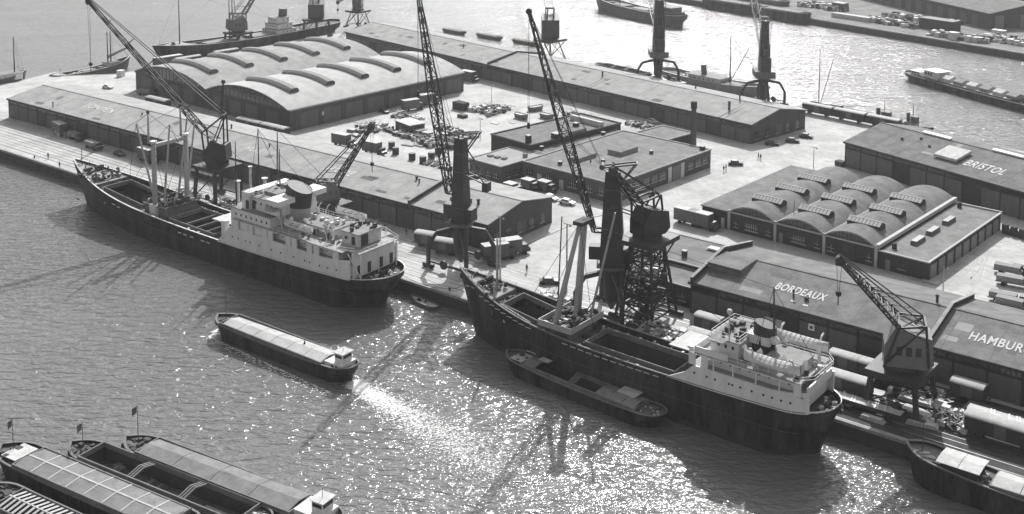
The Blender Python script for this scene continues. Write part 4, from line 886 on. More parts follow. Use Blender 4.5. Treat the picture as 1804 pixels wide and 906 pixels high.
# ---------------------------------------------------------------- barges and smaller craft
def barge(label, loc, deg, L_, B, deckz, cover='flat', name='barge', hullmat=HULL, cabin=None, panels=6, fore='gear', mast_h=0, flag=False, hatch=(.12, .84), hw=.78, covmat=HATCHG, seed=1, bulw=.35, cat='barge', sheer=.7, group=None, chh=.75):
    "origin amidships on the water line level z=-3, bow towards +x"
    t = thing(name, label, cat, loc, deg, group); t.location.z = 0
    h = Hull(L_, B, deckz+bulw, deckz+bulw+sheer, deckz+bulw+sheer*.6, rake=1.5, counter=1.2, bowlen=.13, sternlen=.1, full=2.6, wlz=-3.6)
    sub = t; OFF = -L_/2
    # child frame: shift by mesh building in a moved parent-free way
    x0, x1 = L_*hatch[0], L_*hatch[1]; w_ = B*hw
    nch = len(COL.objects)
    h.build(t, hullmat, None, DECK, bulw, hatches=((x0, x1, w_, chh, None if cover in ('open', 'boards', 'half') else 'c'),), depth=2.2, cap=COAM, n=30)
    zc = deckz + chh + .02
    n = panels; pw = (x1-x0)/n
    if cover in ('flat', 'ridge', 'half', 'boards'):
        for k in range(n):
            if cover == 'half' and n*.25 < k < n*.8: continue
            r = .45 if cover != 'flat' else .28
            a_, b_ = x0 + k*pw + .05, x0 + (k+1)*pw - .05
            prof = [(-w_/2-.2, zc-.05), (0, zc-.05+r), (w_/2+.2, zc-.05), (w_/2+.2, zc+.12), (0, zc+.14+r), (-w_/2-.2, zc+.12)]
            if cover == 'boards' and k > 1:
                for q in range(5):
                    c0 = a_ + q*(b_-a_)/5
                    for sg in (1, -1): MB().prism([(sg*.12, zc+r), (sg*(w_/2+.1), zc), (sg*(w_/2+.1), zc+.1), (sg*.12, zc+r+.1)], c0, c0+(b_-a_)/5*.45).build('hatch_board', HATCHL, t)
                box(a_, -.1, zc+r-.05, b_, .1, zc+r+.14).build('ridge_beam', HATCHL, t)
            else:
                hc = MB().prism(prof, a_, b_).build('hatch_cover', covmat, t)
        if cover == 'flat':
            m = MB()
            for k in range(1, n): m.prism([(-w_/2-.22, zc+.13), (0, zc+.43), (w_/2+.22, zc+.13), (w_/2+.22, zc+.17), (0, zc+.47), (-w_/2-.22, zc+.17)], x0+k*pw-.14, x0+k*pw+.14)
            m.box(x0, -.16, zc+.40, x1, .16, zc+.46); m.build('cover_batten', HATCHL if covmat is HATCHG else HATCHG, t)
    if cover in ('open', 'half'):
        for f_ in (.33, .66) if cover == 'open' else (.55,):
            xx = x0 + (x1-x0)*f_
            for q in (-.5, 0, .5): MB().prism([(-w_/2-.2, zc-.1), (0, zc+.5), (w_/2+.2, zc-.1), (w_/2+.2, zc+.12), (0, zc+.72), (-w_/2-.2, zc+.12)], xx+q-.12, xx+q+.12).build('hold_beam', COAM, t)
        clutter(16, x0+1, -w_/2+.6, x1-1, w_/2-.6, deckz-2.15, seed, (.5, 1.8)).build('hold_cargo', COAM, t)
        MB().tube((x0+2, -.8, deckz-1.7), (x0+9, -1.0, deckz-1.7), .3).tube((x0+3, .9, deckz-1.7), (x0+11, .8, deckz-1.7), .25).build('spar', HATCHL, t)
    # bow and stern gear
    rnd = random.Random(seed)
    clutter(26, x1+.4, -B*.3, L_*.97, B*.3, deckz+.05, seed+2, (.3, 1.1)).build('bow_gear', STEEL, t)
    clutter(9, x1+.5, -B*.25, L_*.95, B*.25, deckz+.05, seed+3, (.2, .6)).build('pale_bow_gear', CREAM, t)
    winch(t, L_*.92, 0, deckz+.05, .8)
    bollards(t, ((L_*.9, B*.3, deckz), (L_*.9, -B*.3, deckz), (L_*.06, B*.22, deckz), (L_*.06, -B*.22, deckz)))
    clutter(14, L_*.02, -B*.25, x0-.3, B*.25, deckz+.05, seed+5, (.2, .7)).build('stern_gear', CREAM, t)
    if mast_h: MB().tube((L_*.93, 0, deckz), (L_*.93, 0, deckz+mast_h), .07, .04, 6).build('bow_mast', STEEL, t)
    if flag:
        r = [[(L_*.93+.1+.5*k*.9, .2*math.sin(k*1.3), deckz+mast_h-.3-.3*k), (L_*.93+.1+.5*k*.9, .2*math.sin(k*1.3+.4), deckz+mast_h-1.3-.42*k)] for k in range(4)]
        MB().grid(r).build('flag', HULLG, t)
    if cabin == 'roof':
        MB().box(L_*.86, -B*.3, deckz, L_*.93, B*.3, deckz+.9).build('fore_cabin', BOOT, t); MB().box(L_*.855, -B*.32, deckz+.9, L_*.935, B*.32, deckz+1.0).build('cabin_roof', CANV, t)
    if cabin in ('wheel', 'both'):
        MB().box(L_*.03+.6, -B*.34, deckz, x0-.5, B*.34, deckz+1.15).build('cabin', WHITE, t)
        wm2 = box(-.25, -.02, 0, .25, .02, .35).mesh('window', GLASS)
        cab = t.children[-1]
        for xx in (1.9, 2.9, 3.9):
            for sg in (1, -1):
                if xx < x0-.9: link('window', wm2, cab, (xx, sg*(B*.34+.01), deckz+.5))
        xw = L_*.03 + .9
        wh = MB().box(xw, -1.2, deckz+1.0, xw+2.0, 1.2, deckz+2.9).build('wheelhouse', WHITE, t)
        MB().box(xw-.02, -1.05, deckz+2.05, xw, 1.05, deckz+2.6).box(xw+2.0, -1.05, deckz+2.05, xw+2.02, 1.05, deckz+2.6).box(xw+.2, 1.2, deckz+2.05, xw+1.8, 1.22, deckz+2.6).box(xw+.2, -1.22, deckz+2.05, xw+1.8, -1.2, deckz+2.6).build('window', GLASS, wh)
        box(xw-.3, -1.45, deckz+2.9, xw+2.3, 1.45, deckz+3.0).build('wheelhouse_roof', CANV, wh)
        MB().tube((xw+1, 0, deckz+3), (xw+1, 0, deckz+4.4), .04).build('signal_mast', STEEL, t)
    for ch in t.children: ch.location.x += OFF
    return t

barge('laden motor barge under way with a pale ridged hatch, white wheelhouse at its stern', Q(167.6, -36.2), 182, 37, 5.6, -.9, 'ridge', 'motor_barge', HULL, 'wheel', 6, mast_h=7, hatch=(.17, .9), hw=.86, covmat=HATCHL, seed=5, sheer=1.0)
barge('dark barge moored alongside the right-hand coaster, pale hatch lids at both ends', Q(220.3, -14.6), 176.5, 35, 5.2, -1.2, 'half', 'barge', HULL, 'roof', 9, mast_h=9, hatch=(.14, .84), seed=9, covmat=HATCHG, sheer=.9)
for k_, (px_, py_, a_, lb_) in enumerate(((948, 617, 2.6, 'white hatch lid at the bow end of the barge alongside the coaster'), (968, 632, 2.2, 'grey-white hatch lid second from the bow of the barge alongside the coaster'), (1112, 690, 3.6, 'white hatch lid near the stern of the barge alongside the coaster'))):
    single(box(-a_/2, -1.7, 0, a_/2, 1.7, .18), 'hatch_lid', CANV, lb_, 'hatch lid', G(px_, py_, .1), -3)
barge('barge bottom left with a wide grey hatch cover crossed by pale battens', Q(183, -85.8), 187.0, 42, 6.4, -1.0, 'flat', 'barge', HULL, 'roof', 8, mast_h=6, flag=True, hatch=(.1, .84), hw=.86, seed=13)
barge('barge bottom left with open dark holds split by a beam bridge', Q(189.8, -78.4), 187.5, 41, 5.6, -1.2, 'open', 'barge', HULL, None, 8, mast_h=5, flag=True, hatch=(.1, .88), hw=.84, seed=17)
barge('barge bottom left farthest out, grey ridged hatch and white wheelhouse', Q(196.4, -72.3), 187.5, 43, 5.6, -1.0, 'ridge', 'barge', HULL, 'wheel', 4, mast_h=7, flag=True, hatch=(.17, .88), hw=.84, seed=21)
barge('barge in the bottom left corner with rows of loose pale hatch boards', Q(190.5, -93.4), 187, 40, 6.0, -1.2, 'boards', 'barge', HULL, None, 6, mast_h=0, hatch=(.1, .85), hw=.82, seed=25)
barge('black barge bottom right with a white deck cabin and pale ridged hatch', Q(291.9, -4.4), 180, 37, 6.0, .2, 'ridge', 'barge', HULL, None, 5, mast_h=6, hatch=(.1, .64), hw=.8, covmat=HATCHL, seed=29, sheer=1.8)
b = single(MB().box(-2.6, -2.1, 0, 2.6, 2.1, 1.6), 'deck_cabin', BOOT, 'low cabin with a white roof on the bow deck of the bottom right barge', 'cabin', Q(282.0, -4.4, .3), 180)
MB().prism([(-2.5, 1.62), (0, 1.85), (2.5, 1.62), (2.5, 1.72), (0, 1.98), (-2.5, 1.72)], -3.1, 0).prism([(-2.5, 1.62), (0, 1.85), (2.5, 1.62), (2.5, 1.72), (0, 1.98), (-2.5, 1.72)], .08, 3.2).build('cabin_roof', CANV, b)
rb2 = barge('long dark tank barge passing in the basin, pale deck loads, top right', Q(206, 266.5), -27.7, 80, 9.0, -.8, 'flat', 'barge', HULL, None, 12, hatch=(.1, .68), hw=.62, covmat=HATCHL, seed=33)
def deckhouse_on(loc, deg, label, dims=(5, 4, 2.6)):
    t = thing('deck_cabin', label, 'cabin', loc, deg)
    L_, B_, H_ = dims
    box(-L_/2, -B_/2, 0, L_/2, B_/2, H_).build('cabin_wall', CREAM, t); box(-L_/2-.3, -B_/2-.3, H_, L_/2+.3, B_/2+.3, H_+.15).build('cabin_roof', WHITE, t)
    for k in range(3):
        box(-L_/2+.6+k*1.4, -B_/2-.03, H_*.5, -L_/2+1.4+k*1.4, -B_/2-.003, H_*.8).build('window', GLASS, t); box(-L_/2+.6+k*1.4, B_/2+.003, H_*.5, -L_/2+1.4+k*1.4, B_/2+.03, H_*.8).build('window', GLASS, t)
    return t
deckhouse_on(Q(184.6, 277.8, -.3), -27.7, 'white wheelhouse on the long barge in the basin, top right', (7, 6, 3.2))
deckhouse_on(Q(177, 281.8, -.3), -27.7, 'low white cabin behind the wheelhouse of the long barge, top right', (5, 5, 1.6))
barge('dark lighter lying behind the rear warehouse left of the coaster', Q(80, 217.5), -12, 30, 6, -.9, 'open', 'barge', HULLG, None, 4, seed=37)
for k, (px, py, L_) in enumerate(((800, 63, 16), (862, 72, 17), (925, 82, 16))):
    barge(('low lighter seen over the rear warehouse ridge, leftmost of three', 'low lighter seen over the rear warehouse ridge, middle of three', 'low lighter seen over the rear warehouse ridge, nearest the lattice crane')[k], G(px, py-8, -2) , -8, L_, 3.6, -2.3, 'flat', 'barge', HULLG, None, 3, seed=40+k)
for k, (px, py, L_, lab) in enumerate(((1288, 20, 34, 'dark barge with a white cabin at the far quay, leftmost'), (1385, 36, 26, 'grey blunt barge at the far quay with pale deck clutter'), (1345, 14, 30, 'flat-decked barge lying inside the others at the far quay'))):
    bb = barge(lab, G(px, py, -3), -14.5, L_*1.2, 8, 1.6, 'flat', 'barge', HULLG if k == 2 else HULL, 'wheel' if k == 0 else None, 5, seed=50+k, covmat=HATCHG)

def coaster(label, loc, deg, L_, B, mid, bowz, hullmat, housemat, house=(.06, .3), mastx=(.55,), mast_h=16, funnel=True, tiers=2, fore=True, boom=True, name='coaster', wb=None, cat='ship', seed=3):
    t = thing(name, label, cat, loc, deg); t.location.z = 0
    h = Hull(L_, B, mid, bowz, mid+.9, rake=L_*.05, counter=L_*.03, bowlen=.3, sternlen=.09, full=2.3)
    h.build(t, hullmat, None, DECK, .9, hatches=((L_*.36, L_*.52, B*.55, .8, 'c'), (L_*.6, L_*.76, B*.55, .8, 'c')), cap=CREAM, n=26)
    for a_, b_ in ((.36, .52), (.6, .76)): box(L_*a_, -B*.27, mid-.1, L_*b_, B*.27, mid+.15).build('hatch_cover', CANVG, t)
    x0, x1 = L_*house[0], L_*house[1]; z = mid-.9
    for k in range(tiers):
        tier(t, x0 + k*1.2, x1 - k*.8, B*(.8-.15*k), z, z+2.5, housemat, .4, True, name='deckhouse', step=2.2); z += 2.5
    if funnel: MB().tube(((x0*1.2+x1*.8)/2-1, 0, z-.5), ((x0*1.2+x1*.8)/2-1.4, 0, z+3.4), L_*.016+.3, L_*.015+.3, 12).build('funnel', CRANEG, t)
    for m_ in mastx:
        mast(t, L_*m_, 0, mid-1, mid+mast_h, .3, .14, 'mast', STEEL)
        if boom: MB().tube((L_*m_+.5, 0, mid+1), (L_*m_+mast_h*.42, .8, mid+mast_h*.78), .16, .1, 6).build('derrick_boom', STEEL, t)
        stays(t, [((L_*m_, 0, mid+mast_h), (L_*.97, 0, bowz)), ((L_*m_, 0, mid+mast_h), (x1, 0, z))], .04)
    if fore:
        xs = [L_*(.84 + .15*i/5) for i in range(6)]; m = MB()
        for a, b_ in zip(xs, xs[1:]): m.face((a, -h.hb(a)+.3, bowz-1.3), (b_, -max(0, h.hb(b_)-.3), bowz-1.2), (b_, max(0, h.hb(b_)-.3), bowz-1.2), (a, h.hb(a)-.3, bowz-1.3))
        m.build('forecastle_deck', DECKL, t); winch(t, L_*.9, 0, bowz-1.25, 1)
    clutter(14, L_*.2, -B*.3, L_*.34, B*.3, mid-.85, seed, (.4, 1.2)).build('deck_gear', CREAM, t)
    return t
# big ship beyond the left end of the pier
fs = coaster('dark freighter moored beyond the vaulted warehouse at the top left', Q(-78, 212), 270, 104, 14, 3.6, 6.6, HULL, WHITE, (.3, .4), (.87, .62), 24, True, 3, True, False, 'freighter', seed=61)
# white coaster behind the rear warehouse
coaster('light grey coaster with slim funnel behind the rear warehouse, between two tower cranes', Q(99, 217), -9.5, 50, 9, 1.9, 3.6, M('pale_grey_hull', .3, .6, .25, .4, .3), CREAM, (.3, .6), (.64,), 18, True, 1, False, True, seed=67)
# ship leaving in the basin
coaster('grey freighter heading left across the top of the basin, right of the lattice crane', G(1206, 50, -3), 160, 76, 11, 2.4, 5.2, HULLG, HULLG, (.07, .25), (.7,), 12, False, 2, True, False, 'freighter', seed=71)
# left edge vessel
coaster('small white motor vessel cut by the left edge of the picture', Q(-93, 27), 80, 32, 7.5, 1.4, 3.4, HULLG, WHITE, (.35, .92), (.3, .86), 15, False, 1, False, False, seed=73)
# sailing barge at the upper left
sb = coaster('two-masted sailing barge with its sail boom stowed, at the upper left quay', Q(-83, 66), 96, 38, 6.4, -.4, 2.0, HULLG, CREAM, (.68, .8), (.74, .70), 14, False, 1, False, False, 'sailing_barge', seed=79, cat='sailing barge')
MB().tube((27, .5, 3.2), (37.5, -.5, 6.0), .7, .4, 8).build('stowed_sail', CANVG, sb)
for k_ in range(6):
    single(MB().box(-2.2, -2.4, 0, 2.2, 2.4, 1.0).prism([(-2.4, 1.0), (2.4, 1.0), (0, 1.9)], -2.2, 2.2), 'deck_load', CANV if k_ % 2 == 0 else CANVG, ('white' if k_ % 2 == 0 else 'grey') + ' sheeted deck load on the long barge, ' + ['next to its wheelhouse', 'second behind the wheelhouse', 'third behind the wheelhouse', 'before the middle of the hatch', 'at the middle of the hatch', 'farthest from the wheelhouse'][k_], 'deck load', Q(190.5 + k_*5.6, 274.9 - k_*2.94, .25), -27.7)
# tug and sailing boat at the rear quay
def tug(label, loc, deg, s=1):
    t = thing('tug', label, 'tug', loc, deg); t.location.z = 0
    h = Hull(20*s, 5.4*s, -1.2, .3, -.8, rake=1, counter=1.4, bowlen=.35, sternlen=.2, wlz=-3.6); h.build(t, HULL, None, DECK, .6, cap=COAM, n=20)
    tier(t, 8*s, 13*s, 3.0*s, -1.8, .8, CREAM, .3, True, name='deckhouse'); tier(t, 10.5*s, 13*s, 2.4*s, .8, 2.8, HULLG, .3, True, name='wheelhouse')
    MB().tube((9*s, 0, .5), (8.8*s, 0, 3.6), .7*s, .65*s, 10).build('funnel', CRANE, t); mast(t, 11*s, 0, 2.8, 7, .1, .06, 'mast', STEEL); return t
tug('small tug lying beyond the wagons at the back quay, its dark funnel showing', Q(182, 202), -6, 1.0)
tug('blunt harbour launch at the right end of the rear wagons', Q(194, 201.5), -8, .8)
sbt = thing('sailing_boat', 'small boat with two tall bare masts moored by the back quay right of the crane', 'sailing boat', Q(161, 214), -4); sbt.location.z = 0
h_ = Hull(13, 4, -1.4, -.4, -1.0, rake=1, counter=1, bowlen=.4, sternlen=.2, wlz=-3.6); h_.build(sbt, HULLG, None, DECKL, .4, cap=CREAM, n=16)
mast(sbt, 3.5, 0, -2, 18.5, .16, .1, 'mast', STEEL); MB().tube((4.2, 0, -1), (8.6, 0, 15.5), .13, .09).build('spar', STEEL, sbt); box(4.6, -1.1, -1.8, 8, 1.1, -.6).build('cabin', CREAM, sbt)
# workboat between the two ships
wb = thing('workboat', 'small dark open workboat lying under the quay wall between the two ships', 'boat', Q(176.2, -2.6), 172); wb.location.z = 0
h_ = Hull(8.5, 2.6, -2.3, -1.9, -2.2, rake=.4, counter=.3, bowlen=.4, sternlen=.15, wlz=-3.4); h_.build(wb, HULLG, None, CREAM, .35, n=14)
clutter(4, 4, -.6, 6.5, .6, -2.6, 5, (.3, .6)).build('boat_gear', STEEL, wb)

# ================================================================ CRANES
def lattice(P, Q_, w0, w1, h0, h1, n, r=.11, side=None, rb=None):
    "four-chord tapered truss from P to Q_"
    P, Q_ = Vector(P), Vector(Q_); d = (Q_-P).normalized(); sv = Vector(side or (0, 1, 0)); sv = (sv - d*sv.dot(d)).normalized(); uv = d.cross(sv)
    m = MB(); rb = rb or r*.6; C = []
    for k in range(n+1):
        t = k/n; c = P.lerp(Q_, t); w_ = (w0+(w1-w0)*t)/2; hh = (h0+(h1-h0)*t)/2
        C.append([c + sv*w_ + uv*hh, c - sv*w_ + uv*hh, c - sv*w_ - uv*hh, c + sv*w_ - uv*hh])
    for k in range(n):
        for q in range(4):
            m.bar(C[k][q], C[k+1][q], r*2)
            a, b_ = (q, (q+1) % 4) if k % 2 else ((q+1) % 4, q)
            m.bar(C[k][a], C[k+1][b_], rb*2)
    for k in range(n+1):
        for q in range(4): m.bar(C[k][q], C[k][(q+1) % 4], rb*2)
    return m, C
def bogie(t, x, y, leg=None):
    m = MB().box(x-1.5, y-.35, .25, x+1.5, y+.35, 1.0).tube((x-.9, y-.42, .42), (x-.9, y+.42, .42), .36, .36, 10).tube((x+.9, y-.42, .42), (x+.9, y+.42, .42), .36, .36, 10)
    return m.build('bogie', CRANE, t)
def loc2(t_loc, deg, P):
    "world point into the frame of a thing"
    a = TH + math.radians(deg); d = P - t_loc; return Vector((d.x*math.cos(a)+d.y*math.sin(a), -d.x*math.sin(a)+d.y*math.cos(a), d.z))

def tower_crane(label, loc, tip, foot_z=18, H=30, gauge=9.2, mat=CRANE, jib=True, jib_w=2.2, tw=(3.4, 2.2), jh=None, arm=True, deg=0, lean=0, deckb=False):
    t = thing('tower_crane', label, 'crane', loc, deg, 'tower cranes on portals')
    g = gauge/2; hx = 5.4
    for sx in (1, -1):
        for sy in (1, -1):
            MB().grid([[(sx*1.2+ax, sy*1.2+ay, z) for ax, ay, z in ((-.5, -.5, 0), (.5, -.5, 0), (.5, .5, 0), (-.5, .5, 0))] for _ in (0,)]) if False else None
            m = MB(); m.bar((sx*1.0, sy*1.0, 8.8), (sx*(hx-1.6), sy*(g-.9), 8.0), .85); m.bar((sx*(hx-1.6), sy*(g-.9), 8.0), (sx*hx, sy*g, 4.8), .75); m.bar((sx*hx, sy*g, 4.9), (sx*hx, sy*g, .9), .7)
            m.build('portal_leg', mat, t); bogie(t, sx*hx, sy*g)
    for sy in (1, -1): MB().bar((-hx, sy*g, 1.6), (hx, sy*g, 1.6), .42).tube((1.0*sy, sy*g-.2, 1.6), (1.0*sy, sy*g+.2, 1.6), 1.0, 1.0, 14).build('sill_beam', mat, t)
    MB().tube((0, 0, 3.2), (0, 0, 9.6), 1.5, 1.9, 12).tube((0, 0, 1.2), (0, 0, 3.2), .3, 1.5, 12).build('pivot_column', mat, t)
    MB().tube((0, 0, 9.6), (0, 0, 10.2), 2.6, 2.6, 16).build('slewing_ring', CRANEG, t)
    tl = loc2(loc, deg, tip); yaw = math.atan2(tl.y, tl.x); cy, sy_ = math.cos(yaw), math.sin(yaw)
    X = Vector((cy, sy_, 0)); Y = Vector((-sy_, cy, 0)); Zv = Vector((0, 0, 1))
    def r3(a, b, z): v = X*a + Y*b; return (v.x, v.y, z)
    m = MB(); rows = []
    for z, hw_ in ((10.2, tw[0]/2), (16, tw[0]/2*.93), (H-1.2, tw[1]/2)): rows.append([r3(-hw_, -hw_, z), r3(hw_, -hw_, z), r3(hw_, hw_, z), r3(-hw_, hw_, z)])
    tb_ = m.grid(rows, True).face(*rows[-1]).build('tower', mat, t)
    m = MB()
    for z in (13.5, 17.5, 21.5, 25.5):
        hw_ = tw[0]/2 - (tw[0]-tw[1])/2*(z-10)/(H-11) + .05
        m.grid([[r3(-hw_, -hw_, zz), r3(hw_, -hw_, zz), r3(hw_, hw_, zz), r3(-hw_, hw_, zz)] for zz in (z, z+.18)], True)
    m.build('tower_flange', CRANEG, tb_)
    def rbox(name, a0, b0, z0, a1, b1, z1, mt, par=t):
        mm = MB(); P8 = [r3(a, b_, z) for z in (z0, z1) for a, b_ in ((a0, b0), (a1, b0), (a1, b1), (a0, b1))]
        mm.grid([P8[:4], P8[4:]], True).face(*P8[:4]).face(*P8[4:]); return mm.build(name, mt, par)
    cb = rbox('cabin', tw[0]/2, -1.1, 11.4, tw[0]/2+2.2, 1.1, 14.0, mat); rbox('window', tw[0]/2+2.2, -.9, 12.4, tw[0]/2+2.24, .9, 13.5, GLASS, cb)
    rbox('machinery_house', -tw[0]/2-1.7, -1.3, 10.9, -tw[0]/2+.2, 1.3, 13.6, mat)
    rbox('balcony', -2.6, -2.6, 10.2, 2.8, 2.6, 10.35, CRANEG)
    m = MB(); rail_line(m, [r3(-2.6, -2.6, 10.35), r3(2.8, -2.6, 10.35), r3(2.8, 2.6, 10.35), r3(-2.6, 2.6, 10.35), r3(-2.6, -2.6, 10.35)]); m.build('balcony_rail', mat, t)
    if deckb:
        rbox('machinery_deck', -4.2, -3.4, 10.36, 4.0, 3.4, 12.6, CRANEG); rbox('winch_house', -tw[0]/2-2.6, -1.8, 12.6, -tw[0]/2+.1, 1.8, 17.5, mat)
        m = MB()
        for zz in range(13, int(H)-2, 2): m.bar(r3(tw[0]/2+.5, -1.2, zz), r3(tw[0]/2+.5, -1.2, zz+2), .16).bar(r3(tw[0]/2+.1, -1.2, zz), r3(tw[0]/2+.9, -1.2, zz+1), .14)
        m.build('ladder', mat, t)
    m = MB()
    for zz in range(11, int(H)-2, 1): m.bar(r3(-.3, -(tw[0]/2+.12), zz), r3(.3, -(tw[0]/2+.12), zz), .07)
    m.bar(r3(-.3, -(tw[0]/2+.12), 10.4), r3(-.3, -(tw[0]/2+.12), H-2), .1).bar(r3(.3, -(tw[0]/2+.12), 10.4), r3(.3, -(tw[0]/2+.12), H-2), .1).build('tower_ladder', CRANEG, t)
    # head gear
    m = MB()
    for b_ in (-1, 1): m.bar(r3(1.9, b_*.9, H-.6), r3(-4.6, b_*.9, H+.4), .3).bar(r3(-4.6, b_*.9, H+.4), r3(-1.2, b_*.9, H-4.2), .26).bar(r3(0, b_*.9, H-1.2), r3(0, b_*.9, H+.2), .3)
    m.box(-1.3, -1.3, H-1.35, 1.3, 1.3, H-1.15); m.tube(r3(2.1, -1.1, H-.5), r3(2.1, 1.1, H-.5), .55, .55, 10).bar(r3(-4.6, -.9, H+.4), r3(-4.6, .9, H+.4), .25); m.build('head_frame', CRANEG, t)
    if arm:
        m = MB()
        for b_ in (-1, 1): m.bar(r3(-1, b_*1.0, H-4), r3(-6.5, b_*1.0, H-10.5), .22).bar(r3(-6.5, b_*1.0, H-10.5), r3(-1.4, b_*1.0, H-9), .22)
        m.build('counterweight_arm', mat, t); rbox('counterweight', -7.0, -.9, H-12.2, -5.7, .9, H-10.2, mat)
    if jib:
        fp = Vector(r3(tw[0]/2+1.3, 0, foot_z)); 
        m = MB()
        for b_ in (-1, 1): m.bar(r3(0, b_*1.2, foot_z), r3(tw[0]/2+1.3, b_*1.2, foot_z), .35)
        m.build('jib_bracket', mat, t)
        mid_ = fp.lerp(tl, .45); jb, C1 = lattice(fp, mid_, jib_w*1.1, jib_w*.95, .5, 1.9, 8, .12, Y); j2, C2 = lattice(mid_, tl, jib_w*.95, .7, 1.9, .4, 9, .11, Y)
        i = len(jb.v); jb.v += j2.v; jb.f += [tuple(q+i for q in f) for f in j2.f]; jb.build('jib', mat, t)
        MB().tube(tuple(tl + Y*.5), tuple(tl - Y*.5), .6, .6, 10).build('jib_sheave', mat, t)
        stays(t, [(tuple(Vector(r3(2, .6*s, H-.5))), tuple(tl + Y*.4*s)) for s in (1, -1)] + [(tuple(Vector(r3(2, .6*s, H-.5))), tuple(mid_ + Y*.8*s)) for s in (1, -1)], .05)
        stays(t, [(tuple(tl + Y*.3*s), (tl.x+s*.2, tl.y, max(14, tl.z-22))) for s in (1, -1)], .04, 'hoist_rope')
        MB().tube((tl.x, tl.y, max(13, tl.z-23.2)), (tl.x, tl.y, max(14, tl.z-22)), .35, .25, 8).build('hook_block', mat, t)
    return t
tower_crane('tower crane whose steep jib crosses the vaulted warehouse, near the bow of the coaster', Q(169.6, 12.6), G(736, -15, 60), 16.5, 30.2, deg=0, tw=(3.2, 2.1))
tower_crane('dark tower crane rising behind the bipod mast of the right-hand coaster', Q(209.2, 11.8), G(932, 20, 60), 17, 30.4, deg=0, tw=(4.6, 2.8))
tower_crane('tower crane on the back quay left of the light grey coaster', Q(105.2, 202.5), G(1110, -120, 46), 20, 33, 11, jib=True, deg=-8, tw=(4.4, 3.2), deckb=True)
tower_crane('tower crane on the back quay by the two tall bare masts', Q(152.6, 194), G(1310, -80, 46), 20, 31, 10, jib=True, deg=-8, tw=(3.8, 2.4), arm=True, deckb=True)

